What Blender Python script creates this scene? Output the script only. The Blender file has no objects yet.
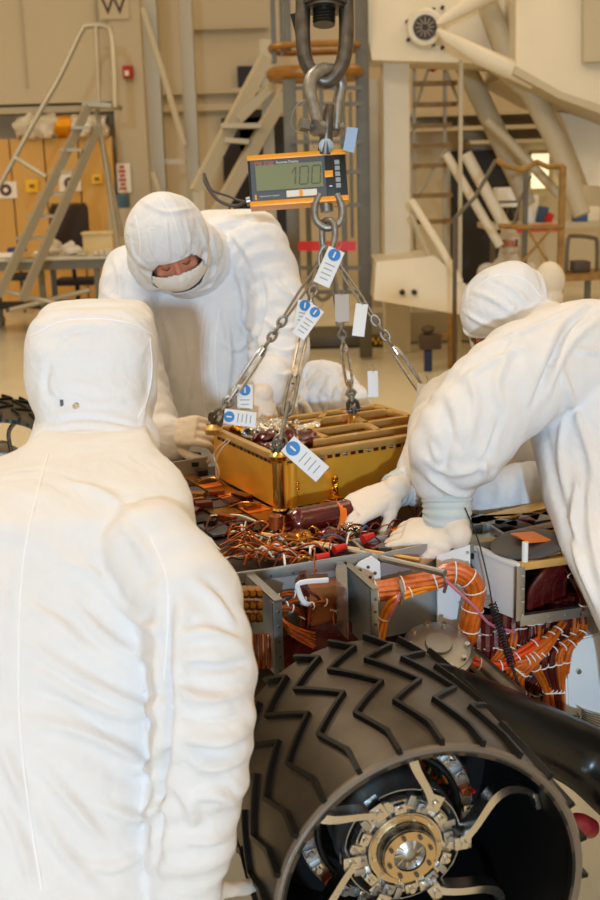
import bpy, bmesh, random
import numpy as np
from math import *
from mathutils import Vector, Matrix, noise
from mathutils.bvhtree import BVHTree
V = Vector
scn = bpy.context.scene
COL = scn.collection
R = random.Random(7)
# ------------------------------------------------------------ camera frame (600 x 900)
F = 1150.; CAMH = 1.85; PITCH = radians(13.9); ROLL = radians(1.6)
FW = V((0, cos(PITCH), -sin(PITCH)))
_U = V((0, sin(PITCH), cos(PITCH))); _R = V((1, 0, 0))
RT = _R*cos(ROLL) - _U*sin(ROLL)
UP = _U*cos(ROLL) + _R*sin(ROLL)
EYE = V((0, 0, CAMH))
def ray(px, py): return FW + RT*((px-300)/F) + UP*((450-py)/F)
def P(px, py, d): return EYE + ray(px, py)*d            # point measured at a distance d
def PZ(px, py, z): r = ray(px, py); return EYE + r*((z-CAMH)/r.z)
def PY(px, py, y): r = ray(px, py); return EYE + r*(y/r.y)
def PX(px, py, x): r = ray(px, py); return EYE + r*(x/r.x)
def PPL(px, py, o, n): r = ray(px, py); return EYE + r*((o-EYE).dot(n)/r.dot(n))
# ------------------------------------------------------------ materials
def lin(c): return tuple(((v/255.)/12.92 if v/255. <= .04045 else ((v/255.+.055)/1.055)**2.4) for v in c)+(1,)
MATS = {}
def mat(name, col, rough=.5, metal=0., var=None, bump=None, rvar=None, spec=.5, trans=0, alpha=1, col2=None, wave=None, coat=0, stretch=None, sheen=0):
    if name in MATS: return MATS[name]
    m = bpy.data.materials.new(name); m.use_nodes = True
    nt = m.node_tree; N = nt.nodes; L = nt.links; b = N['Principled BSDF']
    b.inputs['Base Color'].default_value = lin(col); b.inputs['Roughness'].default_value = rough
    b.inputs['Metallic'].default_value = metal; b.inputs['Specular IOR Level'].default_value = spec
    if trans: b.inputs['Transmission Weight'].default_value = trans
    if alpha < 1: b.inputs['Alpha'].default_value = alpha
    if coat: b.inputs['Coat Weight'].default_value = coat
    if sheen: b.inputs['Sheen Weight'].default_value = sheen
    tc = N.new('ShaderNodeTexCoord'); vec = tc.outputs['Object']
    if stretch:
        mp = N.new('ShaderNodeMapping'); mp.inputs['Scale'].default_value = stretch
        L.new(vec, mp.inputs['Vector']); vec = mp.outputs['Vector']
    def nz(scale, det=4, dist=0.):
        n = N.new('ShaderNodeTexNoise'); n.inputs['Scale'].default_value = scale
        n.inputs['Detail'].default_value = det; n.inputs['Distortion'].default_value = dist
        L.new(vec, n.inputs['Vector']); return n
    if var or col2:
        sc, amt = var or (5, .5)
        n = nz(sc); mx = N.new('ShaderNodeMix'); mx.data_type = 'RGBA'
        cr = N.new('ShaderNodeMapRange'); cr.inputs[1].default_value = .35; cr.inputs[2].default_value = .65
        L.new(n.outputs['Fac'], cr.inputs[0]); L.new(cr.outputs[0], mx.inputs[0])
        c = lin(col); mx.inputs[6].default_value = c
        mx.inputs[7].default_value = lin(col2) if col2 else tuple(x*(1-amt) for x in c[:3])+(1,)
        L.new(mx.outputs[2], b.inputs['Base Color'])
    if rvar:
        n = nz(rvar[0]); cr = N.new('ShaderNodeMapRange'); cr.inputs[3].default_value = rvar[1]; cr.inputs[4].default_value = rvar[2]
        L.new(n.outputs['Fac'], cr.inputs[0]); L.new(cr.outputs[0], b.inputs['Roughness'])
    last = None
    for bp in (bump or []):
        sc, st, di = bp[:3]
        n = nz(sc, 3, bp[3] if len(bp) > 3 else 0); bn = N.new('ShaderNodeBump')
        bn.inputs['Strength'].default_value = st; bn.inputs['Distance'].default_value = di
        L.new(n.outputs['Fac'], bn.inputs['Height'])
        if last: L.new(last.outputs[0], bn.inputs['Normal'])
        last = bn
    if wave:
        n = N.new('ShaderNodeTexWave'); n.bands_direction = wave[0]; n.inputs['Scale'].default_value = wave[1]
        L.new(vec, n.inputs['Vector']); bn = N.new('ShaderNodeBump'); bn.inputs['Strength'].default_value = wave[2]
        bn.inputs['Distance'].default_value = wave[3]; L.new(n.outputs['Fac'], bn.inputs['Height'])
        if last: L.new(last.outputs[0], bn.inputs['Normal'])
        last = bn
    if last: L.new(last.outputs[0], b.inputs['Normal'])
    MATS[name] = m; return m
def emis(name, col, st):
    m = bpy.data.materials.new(name); m.use_nodes = True; b = m.node_tree.nodes['Principled BSDF']
    b.inputs['Base Color'].default_value = lin(col); b.inputs['Emission Color'].default_value = lin(col); b.inputs['Emission Strength'].default_value = st
    return m
suit = mat('white_coverall_cloth', (226, 227, 230), .75, bump=[(5, .4, .03, 1.5), (18, .25, .006, 1.2), (500, .12, .0005)], var=(30, .03), spec=.25)
suit_far = mat('warm_tinted_coverall_cloth', (214, 205, 190), .85, bump=[(9, .3, .02, 1)], spec=.2)  # white cloth tinted beige for warm room light beyond the flash
hoodm = mat('hood_cloth', (224, 226, 230), .72, bump=[(10, .5, .02, 1.3), (34, .4, .005, 1), (120, .25, .0015)], spec=.25)
glovem = mat('latex_glove', (226, 214, 200), .55, bump=[(60, .35, .002, .5), (160, .2, .0008)], spec=.35)
kneem = mat('knit_cuff', (205, 212, 214), .9, bump=[(60, .2, .002)], wave=('Z', 60, .3, .001), spec=.15)
maskm = mat('mask_cloth', (232, 228, 222), .8, bump=[(50, .3, .003)], spec=.2)
skinm = mat('skin', (214, 140, 112), .5, var=(25, .15), bump=[(180, .15, .0006)], spec=.4)
browm = mat('eyebrow_hair', (70, 48, 34), .8)
seamm = mat('seam_tape', (240, 240, 242), .7)
steel = mat('polished_steel', (205, 203, 198), .22, 1, rvar=(40, .12, .38), bump=[(120, .08, .0004)])
alu = mat('machined_aluminium', (170, 170, 168), .38, 1, rvar=(18, .28, .5))
alup = mat('brushed_aluminium_panel', (176, 178, 180), .42, .75, var=(6, .15), rvar=(9, .35, .6), bump=[(40, .05, .001)])
galv = mat('galvanised_steel', (158, 156, 150), .42, .9, var=(45, .3), rvar=(60, .3, .6), bump=[(90, .25, .001)])
dsteel = mat('dark_forged_steel', (112, 106, 98), .42, .85, var=(30, .4), rvar=(40, .3, .55), bump=[(70, .3, .001)])
blackm = mat('black_metal', (22, 22, 23), .4, .3)
tread = mat('black_anodised_tread', (92, 84, 74), .42, .85, var=(14, .25), rvar=(22, .34, .52), bump=[(60, .08, .0006)])
lug = mat('black_anodised_lug', (17, 16, 15), .45, .6)
inner = mat('black_anodised_unlit_inside', (13, 13, 14), .5, .3)  # black anodising, deepened to stand for the unlit inside of the drum
gold = mat('gold_foil_panel', (250, 192, 72), .33, .5, rvar=(7, .2, .42), bump=[(5, .35, .02, .5), (40, .15, .001)], col2=(238, 168, 48), var=(5, .3))
goldf = mat('gold_chromate_frame', (226, 184, 112), .42, .7, var=(18, .15), rvar=(20, .3, .5))
foils = mat('crumpled_silver_foil', (240, 236, 226), .16, 1, bump=[(30, 1, .05, 1)])
foilg = mat('crumpled_gold_foil', (232, 160, 40), .22, 1, bump=[(34, 1, .02, 1)])
kapm = mat('maroon_film', (92, 22, 22), .18, .3, coat=.6, bump=[(14, .3, .01)], var=(20, .4))
kapd = mat('dark_cable_sleeve', (96, 24, 16), .35, .1, coat=.3, var=(60, .5), bump=[(120, .4, .002)])
kapo = mat('orange_film_tape', (238, 120, 18), .35, .1, coat=.3, bump=[(70, .3, .002)])
harn = mat('orange_cable_sleeve', (214, 102, 18), .38, .1, coat=.2, var=(60, .35), bump=[(140, .4, .001)])
copper = mat('copper_braid', (176, 92, 44), .4, .7, var=(90, .5), bump=[(200, .6, .001)])
goldw = mat('amber_film', (190, 130, 44), .25, .8, bump=[(10, .4, .01)], var=(12, .4))
whitew = mat('white_wire', (228, 226, 220), .5)
whitep = mat('white_painted_metal', (226, 228, 230), .45, bump=[(30, .05, .001)])
redp = mat('red_plastic', (190, 28, 26), .4)
greyfilm = mat('grey_film', (96, 96, 100), .28, .5, bump=[(12, .2, .01)])
deckm = mat('dark_deck_panel', (70, 52, 34), .4, .6, var=(14, .6), col2=(26, 20, 16))
pinkw = mat('pink_wire', (196, 110, 130), .5)
greenw = mat('green_wire', (40, 110, 70), .5)
tagw = mat('tag_card', (222, 224, 226), .45)
tagb = mat('tag_blue_print', (24, 120, 196), .5)
tagg = mat('tag_grey_print', (150, 155, 160), .6)
tape = mat('pale_blue_tape', (150, 178, 212), .5)
cable = mat('wire_rope', (150, 138, 118), .5, .6, wave=('DIAGONAL', 90, .5, .001))
# room
wallm = mat('cream_painted_wall', (190, 176, 148), .75, var=(1.2, .04), bump=[(30, .03, .002)])
wall2 = mat('cream_wall_trim', (180, 166, 138), .7)
wallup = mat('cream_upper_wall', (194, 180, 150), .75, var=(.8, .03))
tanm = mat('tan_partition_panel', (206, 160, 84), .65, var=(1.5, .06))
crpaint = mat('cream_machine_paint', (224, 214, 190), .45, var=(3, .05), rvar=(5, .35, .55))
crpaint2 = mat('pale_cream_paint', (186, 174, 146), .5, var=(3, .06))
greyp = mat('grey_steel_post', (104, 96, 80), .45, .4, var=(8, .15))
yellp = mat('amber_platform_paint', (158, 108, 36), .35, .2, var=(10, .3))
rustp = mat('ochre_scaffold_paint', (158, 118, 52), .5, .2, var=(14, .35))
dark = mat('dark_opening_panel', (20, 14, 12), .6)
ladm = mat('ladder_aluminium', (176, 168, 148), .4, .6)
tablem = mat('grey_green_table_edge', (112, 108, 90), .5, .3)
tabtop = mat('pale_table_laminate', (206, 198, 178), .5)
chairm = mat('dark_brown_mesh', (48, 32, 26), .75, bump=[(60, .6, .01)])
blackc = mat('black_upholstery', (26, 24, 26), .7)
bluep = mat('blue_plastic', (52, 84, 128), .5)
blued = mat('dark_blue_plastic', (34, 50, 92), .5)
papers = mat('paper_white', (232, 226, 214), .6)
yellows = mat('yellow_sign', (236, 184, 30), .5)
logod = mat('dark_maroon_print', (80, 34, 40), .6)
lcd = mat('lcd_grey_green', (126, 134, 98), .3, var=(6, .06))
lcdd = mat('lcd_dark_segment', (84, 90, 66), .35)
dispg = mat('slate_display_face', (74, 82, 92), .4)
dispo = mat('amber_display_shell', (240, 158, 20), .35, .1)
orangt = mat('orange_print', (220, 110, 30), .5)
# floor
def floormat():
    m = mat('glossy_beige_floor', (214, 204, 176), .22, var=(.9, .08), rvar=(2, .12, .3), spec=.6)
    return m
floorm = floormat()
# ------------------------------------------------------------ object helpers
def link(o, parent=None):
    COL.objects.link(o)
    if parent is not None: o.parent = parent
    return o
def wloc(o):
    p = V((0, 0, 0))
    while o is not None: p += o.location; o = o.parent
    return p
def obj(name, bm, m, parent=None, smooth=35, loc=None):
    me = bpy.data.meshes.new(name)
    bmesh.ops.recalc_face_normals(bm, faces=bm.faces[:])
    bm.to_mesh(me); bm.free()
    return objm(name, me, m, parent, smooth, loc)
def objm(name, me, m, parent=None, smooth=35, loc=None):
    o = bpy.data.objects.new(name, me); me.materials.append(m)
    if parent is not None: off = wloc(parent)
    else: off = V((0, 0, 0))
    if loc is None:
        if len(me.vertices):
            n = len(me.vertices); a = np.empty(n*3); me.vertices.foreach_get('co', a); a = a.reshape(-1, 3)
            mn, mx = a.min(0), a.max(0); loc = V(((mn[0]+mx[0])/2, (mn[1]+mx[1])/2, mn[2]))
        else: loc = V((0, 0, 0))
    me.transform(Matrix.Translation(-V(loc)))
    o.location = V(loc)-off
    if smooth:
        me.shade_smooth()
        if smooth < 180: me.set_sharp_from_angle(angle=radians(smooth))
    return link(o, parent)
def tag(o, label=None, cat=None, group=None, kind=None):
    if label: o['label'] = label
    if cat: o['category'] = cat
    if group: o['group'] = group
    if kind: o['kind'] = kind
    return o
def thing(name, loc, label, cat, group=None):
    o = bpy.data.objects.new(name, None); o.empty_display_size = .05; o.location = V(loc); link(o)
    return tag(o, label, cat, group)
def struct(name, bm, m, label=None): return tag(obj(name, bm, m), label or name.replace('_', ' '), None, None, 'structure')
B = bmesh.new
def frame(z, x=None):
    z = V(z).normalized()
    if x is None: x = V((0, 0, 1)) if abs(z.z) < .9 else V((1, 0, 0))
    x = V(x); x = (x - z*x.dot(z)).normalized(); y = z.cross(x)
    return x, y, z
def box(bm, c, s, M=None, bev=0):
    """c centre, s full sizes, M 3x3 rotation"""
    c = V(c); vs = []
    for k in ((-1,-1,-1),(1,-1,-1),(1,1,-1),(-1,1,-1),(-1,-1,1),(1,-1,1),(1,1,1),(-1,1,1)):
        p = V((k[0]*s[0]/2, k[1]*s[1]/2, k[2]*s[2]/2))
        if M is not None: p = M @ p
        vs.append(bm.verts.new(c+p))
    fs = [bm.faces.new([vs[i] for i in f]) for f in ((3,2,1,0),(4,5,6,7),(0,1,5,4),(1,2,6,5),(2,3,7,6),(3,0,4,7))]
    if bev:
        es = list({e for f in fs for e in f.edges})
        bmesh.ops.bevel(bm, geom=es, offset=bev, segments=2, affect='EDGES', profile=.7)
    return bm
def rotm(x, y, z): return Matrix((x, y, z)).transposed()
def beam(bm, a, b, w, h, upv=(0, 0, 1), bev=0):
    a = V(a); b = V(b); x = (b-a).normalized(); u = V(upv); u = (u-x*u.dot(x))
    if u.length < 1e-4: u = V((0, 1, 0)); u = u-x*u.dot(x)
    u.normalize(); y = u.cross(x)
    return box(bm, (a+b)/2, ((b-a).length, w, h), rotm(x, y, u), bev)
def crom(pts, n=6, closed=False):
    pts = [V(p) for p in pts]; out = []; N = len(pts)
    for i in range(N if closed else N-1):
        if closed: p0, p1, p2, p3 = pts[i-1], pts[i], pts[(i+1) % N], pts[(i+2) % N]
        else:
            p1, p2 = pts[i], pts[i+1]; p0 = pts[i-1] if i else p1*2-p2; p3 = pts[i+2] if i+2 < N else p2*2-p1
        for k in range(n):
            t = k/n
            out.append(.5*((2*p1)+(p2-p0)*t+(2*p0-5*p1+4*p2-p3)*t*t+(3*p1-p0-3*p2+p3)*t**3))
    if not closed: out.append(pts[-1])
    return out
def frames(pts, closed=False, x0=None):
    n = len(pts); fr = []; px = None
    for i in range(n):
        if closed: t = pts[(i+1) % n]-pts[i-1]
        else: t = pts[min(i+1, n-1)]-pts[max(i-1, 0)]
        x, y, z = frame(t, px if px is not None else x0); px = x; fr.append((x, y, z))
    return fr
def tube(bm, pts, r, seg=10, sm=0, closed=False, flat=1., x0=None, caps=True):
    if sm: 
        rr = r if isinstance(r, (int, float)) else [q for i in range(len(r)-1) for q in [r[i]+(r[i+1]-r[i])*k/sm for k in range(sm)]]+[r[-1]]
        pts = crom(pts, sm, closed); r = rr
    pts = [V(p) for p in pts]
    if isinstance(r, (int, float)): r = [r]*len(pts)
    rings = []
    for p, (x, y, z), q in zip(pts, frames(pts, closed, x0), r):
        rings.append([bm.verts.new(p+x*(cos(2*pi*k/seg)*q)+y*(sin(2*pi*k/seg)*q*flat)) for k in range(seg)])
    n = len(rings)
    for i in range(n if closed else n-1):
        a, b = rings[i], rings[(i+1) % n]
        for k in range(seg): bm.faces.new((a[k], a[(k+1) % seg], b[(k+1) % seg], b[k]))
    if not closed and caps:
        bm.faces.new(rings[0][::-1]); bm.faces.new(rings[-1])
    return bm
def lathe(bm, o, ax, prof, seg=32, x0=None, caps=True):
    """prof: list of (distance along axis, radius)"""
    o = V(o); x, y, z = frame(ax, x0); rings = []
    for h, r in prof:
        rings.append([bm.verts.new(o+z*h+x*(cos(2*pi*k/seg)*r)+y*(sin(2*pi*k/seg)*r)) for k in range(seg)])
    for a, b in zip(rings, rings[1:]):
        for k in range(seg): bm.faces.new((a[k], a[(k+1) % seg], b[(k+1) % seg], b[k]))
    if caps: bm.faces.new(rings[0][::-1]); bm.faces.new(rings[-1])
    return bm
def cyl(bm, a, b, r, seg=20, r2=None): a = V(a); b = V(b); return lathe(bm, a, b-a, [(0, r), ((b-a).length, r if r2 is None else r2)], seg)
def prism(bm, pts, off):
    pts = [V(p) for p in pts]; off = V(off)
    a = [bm.verts.new(p) for p in pts]; b = [bm.verts.new(p+off) for p in pts]
    bm.faces.new(a[::-1]); bm.faces.new(b); n = len(a)
    for i in range(n): bm.faces.new((a[i], a[(i+1) % n], b[(i+1) % n], b[i]))
    return bm
def ell(bm, c, rx, ry=None, rz=None, M=None, u=20, v=12, e=1.):
    """ellipsoid; M columns = axes"""
    ry = ry or rx; rz = rz or rx; c = V(c); M = M or Matrix.Identity(3)
    def s(t, p): return copysign(abs(t)**p, t)
    rows = []
    for i in range(1, v):
        th = pi*i/v
        rows.append([bm.verts.new(c+M @ V((rx*s(sin(th), e)*s(cos(2*pi*k/u), e), ry*s(sin(th), e)*s(sin(2*pi*k/u), e), rz*s(cos(th), e)))) for k in range(u)])
    t = bm.verts.new(c+M @ V((0, 0, rz))); b = bm.verts.new(c-M @ V((0, 0, rz)))
    for a, q in zip(rows, rows[1:]):
        for k in range(u): bm.faces.new((a[k], q[k], q[(k+1) % u], a[(k+1) % u]))
    for k in range(u):
        bm.faces.new((t, rows[0][k], rows[0][(k+1) % u])); bm.faces.new((b, rows[-1][(k+1) % u], rows[-1][k]))
    return bm
def text(name, s, size, o, x, y, m, parent, th=.001, align='LEFT'):
    """flat lettering: origin o, reading direction x, up direction y"""
    cu = bpy.data.curves.new(name, 'FONT'); cu.body = s; cu.size = size; cu.extrude = th/2; cu.align_x = align
    t = bpy.data.objects.new(name, cu); COL.objects.link(t)
    me = bpy.data.meshes.new_from_object(t); bpy.data.objects.remove(t)
    x = V(x).normalized(); y = V(y); y = (y-x*y.dot(x)).normalized(); z = x.cross(y)
    me.transform(Matrix.Translation(V(o)) @ rotm(x, y, z).to_4x4())
    return objm(name, me, m, parent, 0)
# ------------------------------------------------------------ camera, light
cam = bpy.data.cameras.new('camera'); co = bpy.data.objects.new('camera', cam); COL.objects.link(co)
co.matrix_world = Matrix.Translation(EYE) @ rotm(RT, UP, -FW).to_4x4()
cam.sensor_fit = 'VERTICAL'; cam.sensor_height = 36; cam.sensor_width = 24; cam.lens = 36*F/900
cam.dof.use_dof = True; cam.dof.focus_distance = 2.5; cam.dof.aperture_fstop = 5.6
scn.camera = co
vs = scn.view_settings; vs.view_transform = 'Standard'; vs.look = 'None'; vs.gamma = 1; vs.use_curve_mapping = False; vs.exposure = 0
w = bpy.data.worlds.new('world'); scn.world = w; w.use_nodes = True
nt = w.node_tree; bg = nt.nodes['Background']; bg.inputs['Strength'].default_value = 1.0
tc = nt.nodes.new('ShaderNodeTexCoord'); sx = nt.nodes.new('ShaderNodeSeparateXYZ'); cr = nt.nodes.new('ShaderNodeValToRGB')
nt.links.new(tc.outputs['Generated'], sx.inputs[0]); mr = nt.nodes.new('ShaderNodeMapRange')
mr.inputs[1].default_value = -1; mr.inputs[2].default_value = 1; nt.links.new(sx.outputs['Z'], mr.inputs[0]); nt.links.new(mr.outputs[0], cr.inputs[0])
cr.color_ramp.elements[0].position = .3; cr.color_ramp.elements[0].color = (.12, .08, .045, 1)
cr.color_ramp.elements[1].position = .8; cr.color_ramp.elements[1].color = (1.0, .73, .43, 1)
# the unseen hall around the camera: lamp rows overhead, darker and lighter walls
def mth(op, a, b=None):
    n = nt.nodes.new('ShaderNodeMath'); n.operation = op
    for i, v in enumerate((a, b)):
        if v is None: continue
        if isinstance(v, (int, float)): n.inputs[i].default_value = v
        else: nt.links.new(v, n.inputs[i])
    return n.outputs[0]
zc = mth('MAXIMUM', sx.outputs['Z'], .05); u_ = mth('DIVIDE', sx.outputs['X'], zc); v_ = mth('DIVIDE', sx.outputs['Y'], zc)
su = mth('LESS_THAN', mth('ABSOLUTE', mth('SUBTRACT', mth('FRACT', mth('MULTIPLY', u_, 1.1)), .5)), .16)
sv = mth('LESS_THAN', mth('ABSOLUTE', mth('SUBTRACT', mth('FRACT', mth('MULTIPLY', v_, .8)), .5)), .3)
lamp = mth('MULTIPLY', mth('MULTIPLY', su, sv), mth('GREATER_THAN', sx.outputs['Z'], .3))
nzw = nt.nodes.new('ShaderNodeTexNoise'); nzw.inputs['Scale'].default_value = 2.6; nt.links.new(tc.outputs['Generated'], nzw.inputs['Vector'])
mw = nt.nodes.new('ShaderNodeMapRange'); mw.inputs[1].default_value = .4; mw.inputs[2].default_value = .6; mw.inputs[3].default_value = .22; mw.inputs[4].default_value = .95
nt.links.new(nzw.outputs['Fac'], mw.inputs[0])
tot = mth('ADD', mw.outputs[0], mth('MULTIPLY', lamp, 2.2))
nt.links.new(cr.outputs[0], bg.inputs[0]); nt.links.new(tot, bg.inputs['Strength'])
def area(name, loc, target, size, energy, col, sy=None):
    l = bpy.data.lights.new(name, 'AREA'); l.energy = energy; l.size = size; l.color = col
    if sy: l.shape = 'RECTANGLE'; l.size_y = sy
    o = bpy.data.objects.new(name, l); COL.objects.link(o); o.location = V(loc)
    o.rotation_euler = (V(target)-V(loc)).to_track_quat('-Z', 'Y').to_euler(); return o
area('flash_lamp', (.02, -9, 2.93), (.1, 3, 1.1), .3, 690, (.62, .88, 1.12))
for i, (x, y, e_) in enumerate(((-5, 11, 110), (5, 11, 110), (-2.2, 4.6, 150))):  # last one is added over the rover for top light on cloth folds
    area('overhead_lamp', (x, y, 7.), (x, y, 0), 1.6, e_, (1.0, .80, .55) if y > 5 else (1., .9, .76), 1.6)
# ============================================================ ROOM
bm = B(); box(bm, (0, 9, -.05), (34, 26, .1)); struct('floor', bm, floorm)
YW = 18.0
bm = B(); box(bm, (0, YW+.15, 4.5), (34, .3, 9)); struct('wall_back', bm, wallm)
bm = B(); a = PY(118, 103, YW); box(bm, (-10, YW-.2, 6+a.z/2), (2*(a.x+10), .4, 12-a.z)); struct('trim_1', bm, wallup, 'projecting upper wall above ledge')
bm = B(); a = PY(0, 103, YW-.4); b = PY(116, 106, YW-.4); box(bm, ((a.x-3+b.x)/2, YW-.25, b.z-.03), (b.x-a.x+3, .52, .09)); struct('trim_2', bm, wall2, 'ledge under upper wall')
# pilaster with the letter W
a = PY(99, 5, YW-.5); b = PY(131, 5, YW-.5)
bm = B(); box(bm, ((a.x+b.x)/2+.12, YW-.25, 4.5), (b.x-a.x, .55, 9), bev=.01); box(bm, ((a.x+b.x)/2+.12, YW-.3, .15), (b.x-a.x+.1, .6, .3)); struct('wall_pilaster', bm, wallm)
for n, (x0, x1, y, h) in enumerate(((131, 268, 92, .07), (131, 268, 108, .1), (190, 268, 28, .05))):
    a = PY(x0, y, YW); b = PY(x1, y, YW); bm = B(); box(bm, ((a.x+b.x)/2, YW-.06, (a.z+b.z)/2), (b.x-a.x, .14, h)); struct('trim_%d' % (n+3), bm, wall2)
bm = B(); box(bm, (0, YW-.03, .08), (34, .06, .16)); struct('baseboard_back', bm, wall2)
# signs on pilaster
Yp = YW-.56
t = thing('letter_sign', PY(113, 8, Yp), 'pale square sign with a dark capital W high on the cream pilaster', 'sign')
bm = B(); c = PY(114, 5, Yp+.02); box(bm, c, (.42, .03, .38)); obj('sign_plate', bm, wallup, t)
text('letter', 'W', .36, PY(114, 14, Yp), (1, 0, 0), (0, 0, 1), mat('dark_brown_print', (64, 46, 26), .6), t, .004, 'CENTER')
t = thing('alarm_box', PY(128, 72, Yp), 'small red alarm box high on the cream pilaster', 'alarm box')
bm = B(); c = PY(128, 72, Yp-.02); box(bm, c, (.15, .1, .17), bev=.01); obj('housing', bm, mat('alarm_red', (170, 30, 24), .5), t)
bm = B(); box(bm, c+V((-.01, -.06, -.02)), (.06, .03, .07)); obj('pull_handle', bm, papers, t)
t = thing('notice_board', PY(124, 178, Yp), 'tall white notice strip with faded red vertical lettering on the pilaster', 'sign')
bm = B(); c = PY(124, 178, Yp); box(bm, c, (.2, .02, .42)); obj('board', bm, papers, t)
for k in range(6):
    bm = B(); box(bm, c+V((-.02, -.015, .16-.062*k)), (.07+.03*(k % 2), .006, .035)); obj('lettering', bm, mat('red_faded', (186, 70, 54), .6), t)
# tan partition
YP = 17.3
a = PY(-60, 141, YP); b = PY(112, 141, YP)
bm = B()
n = 5; w_ = (b.x-a.x)/n
for k in range(n): box(bm, (a.x+w_*(k+.5), YP+.05, a.z/2), (w_-.02, .1, a.z), bev=.012)
tag(obj('partition_wall', bm, tanm), 'tan panel partition behind the work table', 'partition')
for k, (px, py) in enumerate(((6, 190), (70, 183))):
    s_ = ('half visible at the left picture edge', 'on the partition above the dark chair')[k]
    c = PY(px, py, YP-.009); t = thing('logo_poster', c, 'white poster with round dark emblem '+s_, 'poster', 'emblem posters on the tan partition')
    bm = B(); box(bm, c, (.32, .015, .24)); obj('sheet', bm, papers, t)
    bm = B(); lathe(bm, c+V((0, -.006, 0)), (0, -1, 0), [(0, .085), (.006, .085)], 24); obj('emblem_disc', bm, logod, t)
    bm = B(); lathe(bm, c+V((0, -.012, 0)), (0, -1, 0), [(0, .035), (.005, .035)], 16); obj('emblem_centre', bm, papers, t)
for k, (px, py) in enumerate(((32, 186), (97, 179))):
    c = PY(px, py, YP-.02); t = thing('yellow_sign', c, 'small yellow sign on tan partition '+('between the two emblem posters', 'right of both emblem posters')[k], 'sign', 'yellow signs')
    bm = B(); box(bm, c, ((.19, .15)[k], .015, (.18, .13)[k])); obj('plate', bm, yellows, t)
    bm = B(); box(bm, c+V((0, -.01, 0)), (.07, .006, .05)); obj('symbol', bm, mat('dark_ochre', (120, 84, 20), .6), t)
# foil wrapped duct
def crumple(bm, amp, fr, seed=0):
    for v in bm.verts:
        p = v.co*fr+V((seed, seed*2, 0)); v.co += noise.noise_vector(p)*amp
t = thing('foil_wrapped_duct', PY(60, 135, YP), 'silver and gold foil wrapped bundle on top of the tan partition', 'duct')
def duct(x0, x1, m, nm):
    a = PY(x0, 129, YP); b = PY(x1, 125, YP); bm = B()
    n = 26; tube(bm, [a.lerp(b, i/n) for i in range(n+1)], [.15*(1 if 0 < i < n else .7) for i in range(n+1)], 20); crumple(bm, .07, 7, x0); obj(nm, bm, m, t, 25)
duct(16, 37, foils, 'foil_wrap'); duct(36, 58, foils, 'foil_wrap'); duct(57, 72, foilg, 'gold_wrap'); duct(71, 94, foils, 'foil_wrap'); duct(92, 107, foils, 'foil_wrap')
# ---------------- rolling platform ladder
D = 12.6
def Q(px, py, dd=0): return P(px, py, D+dd)
t = thing('platform_ladder', PZ(60, 320, 0), 'tall rolling platform ladder with looped handrail in front of the tan partition', 'ladder')
bm = B(); tube(bm, [Q(35, 120), Q(60, 76), Q(81, 32), Q(88, 26), Q(104, 26), Q(111, 34), Q(114, 70), Q(115, 108)], .03, 8, 5); obj('handrail', bm, ladm, t)
bm = B(); tube(bm, [Q(96, 26), Q(98, 66), Q(99, 105)], .022, 8); obj('handrail_post', bm, ladm, t)
bm = B(); tube(bm, [Q(86, 26, .8), Q(106, 27, .8), Q(112, 35, .8), Q(115, 108, .8)], .025, 8, 4); obj('handrail', bm, ladm, t)
bm = B(); beam(bm, Q(88, 105, .3), Q(117, 107, .3), .7, .05); obj('platform', bm, ladm, t)
for (a, b) in (((89, 105), (-2, 296)), ((98, 127), (22, 300))):
    bm = B(); beam(bm, Q(*a), Q(*b, -.3), .05, .09); obj('stringer', bm, ladm, t)
for (a, b, dd) in (((35, 120), (-6, 196), 0), ((14, 157), (46, 177), 0), ((96, 110), (122, 236), .9), ((97, 110), (126, 300), .2), ((0, 290), (110, 316), 0), ((10, 310), (90, 290), .5)):
    bm = B(); tube(bm, [Q(*a, dd), Q(*b, dd)], .028, 8); obj('brace', bm, ladm, t)
for k in range(7):
    f = k/6.; a = V((76-f*66, 128+f*132)); b = V((90-f*52, 128+f*132)); bm = B(); beam(bm, Q(a.x-3, a.y), Q(b.x+2, b.y), .22, .03); obj('step', bm, ladm, t)
for px in (3, 118):
    c = PZ(px, 327, 0); bm = B(); lathe(bm, c+V((0, 0, .075)), (1, 0, 0), [(-.02, .07), (.02, .07)], 16); tube(bm, [c+V((0, 0, .08)), c+V((0, 0, .4))], .02, 8); obj('caster', bm, greyp, t)
# ---------------- work table and what stands on it
TZ = .9
a = PZ(-40, 262, TZ); b = PZ(116, 252, TZ); yt = (a.y+b.y)/2-.1
t = thing('work_table', (b.x-1.2, yt+.4, 0), 'long pale work table with green grey edge before the tan partition', 'table')
bm = B(); box(bm, ((a.x+b.x)/2, yt+.4, TZ-.02), (b.x-a.x, .85, .03), bev=.005); obj('tabletop', bm, tabtop, t)
bm = B(); box(bm, ((a.x+b.x)/2, yt+.4, TZ-.09), (b.x-a.x-.04, .8, .11)); obj('apron', bm, tablem, t)
for x in (a.x+.1, (a.x+b.x)/2, b.x-.16):
    for y in (yt+.06, yt+.74):
        bm = B(); box(bm, (x, y, (TZ-.13)/2), (.06, .06, TZ-.13)); obj('leg', bm, tablem, t)
bm = B(); box(bm, ((a.x+b.x)/2, yt+.55, .3), (b.x-a.x-.1, .5, .04)); obj('lower_shelf', bm, mat('dark_shelf', (40, 34, 28), .7), t)
def OT(px, dy=.3): r = PY(px, 250, yt+dy); return V((r.x, yt+dy, TZ-.005))
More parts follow.
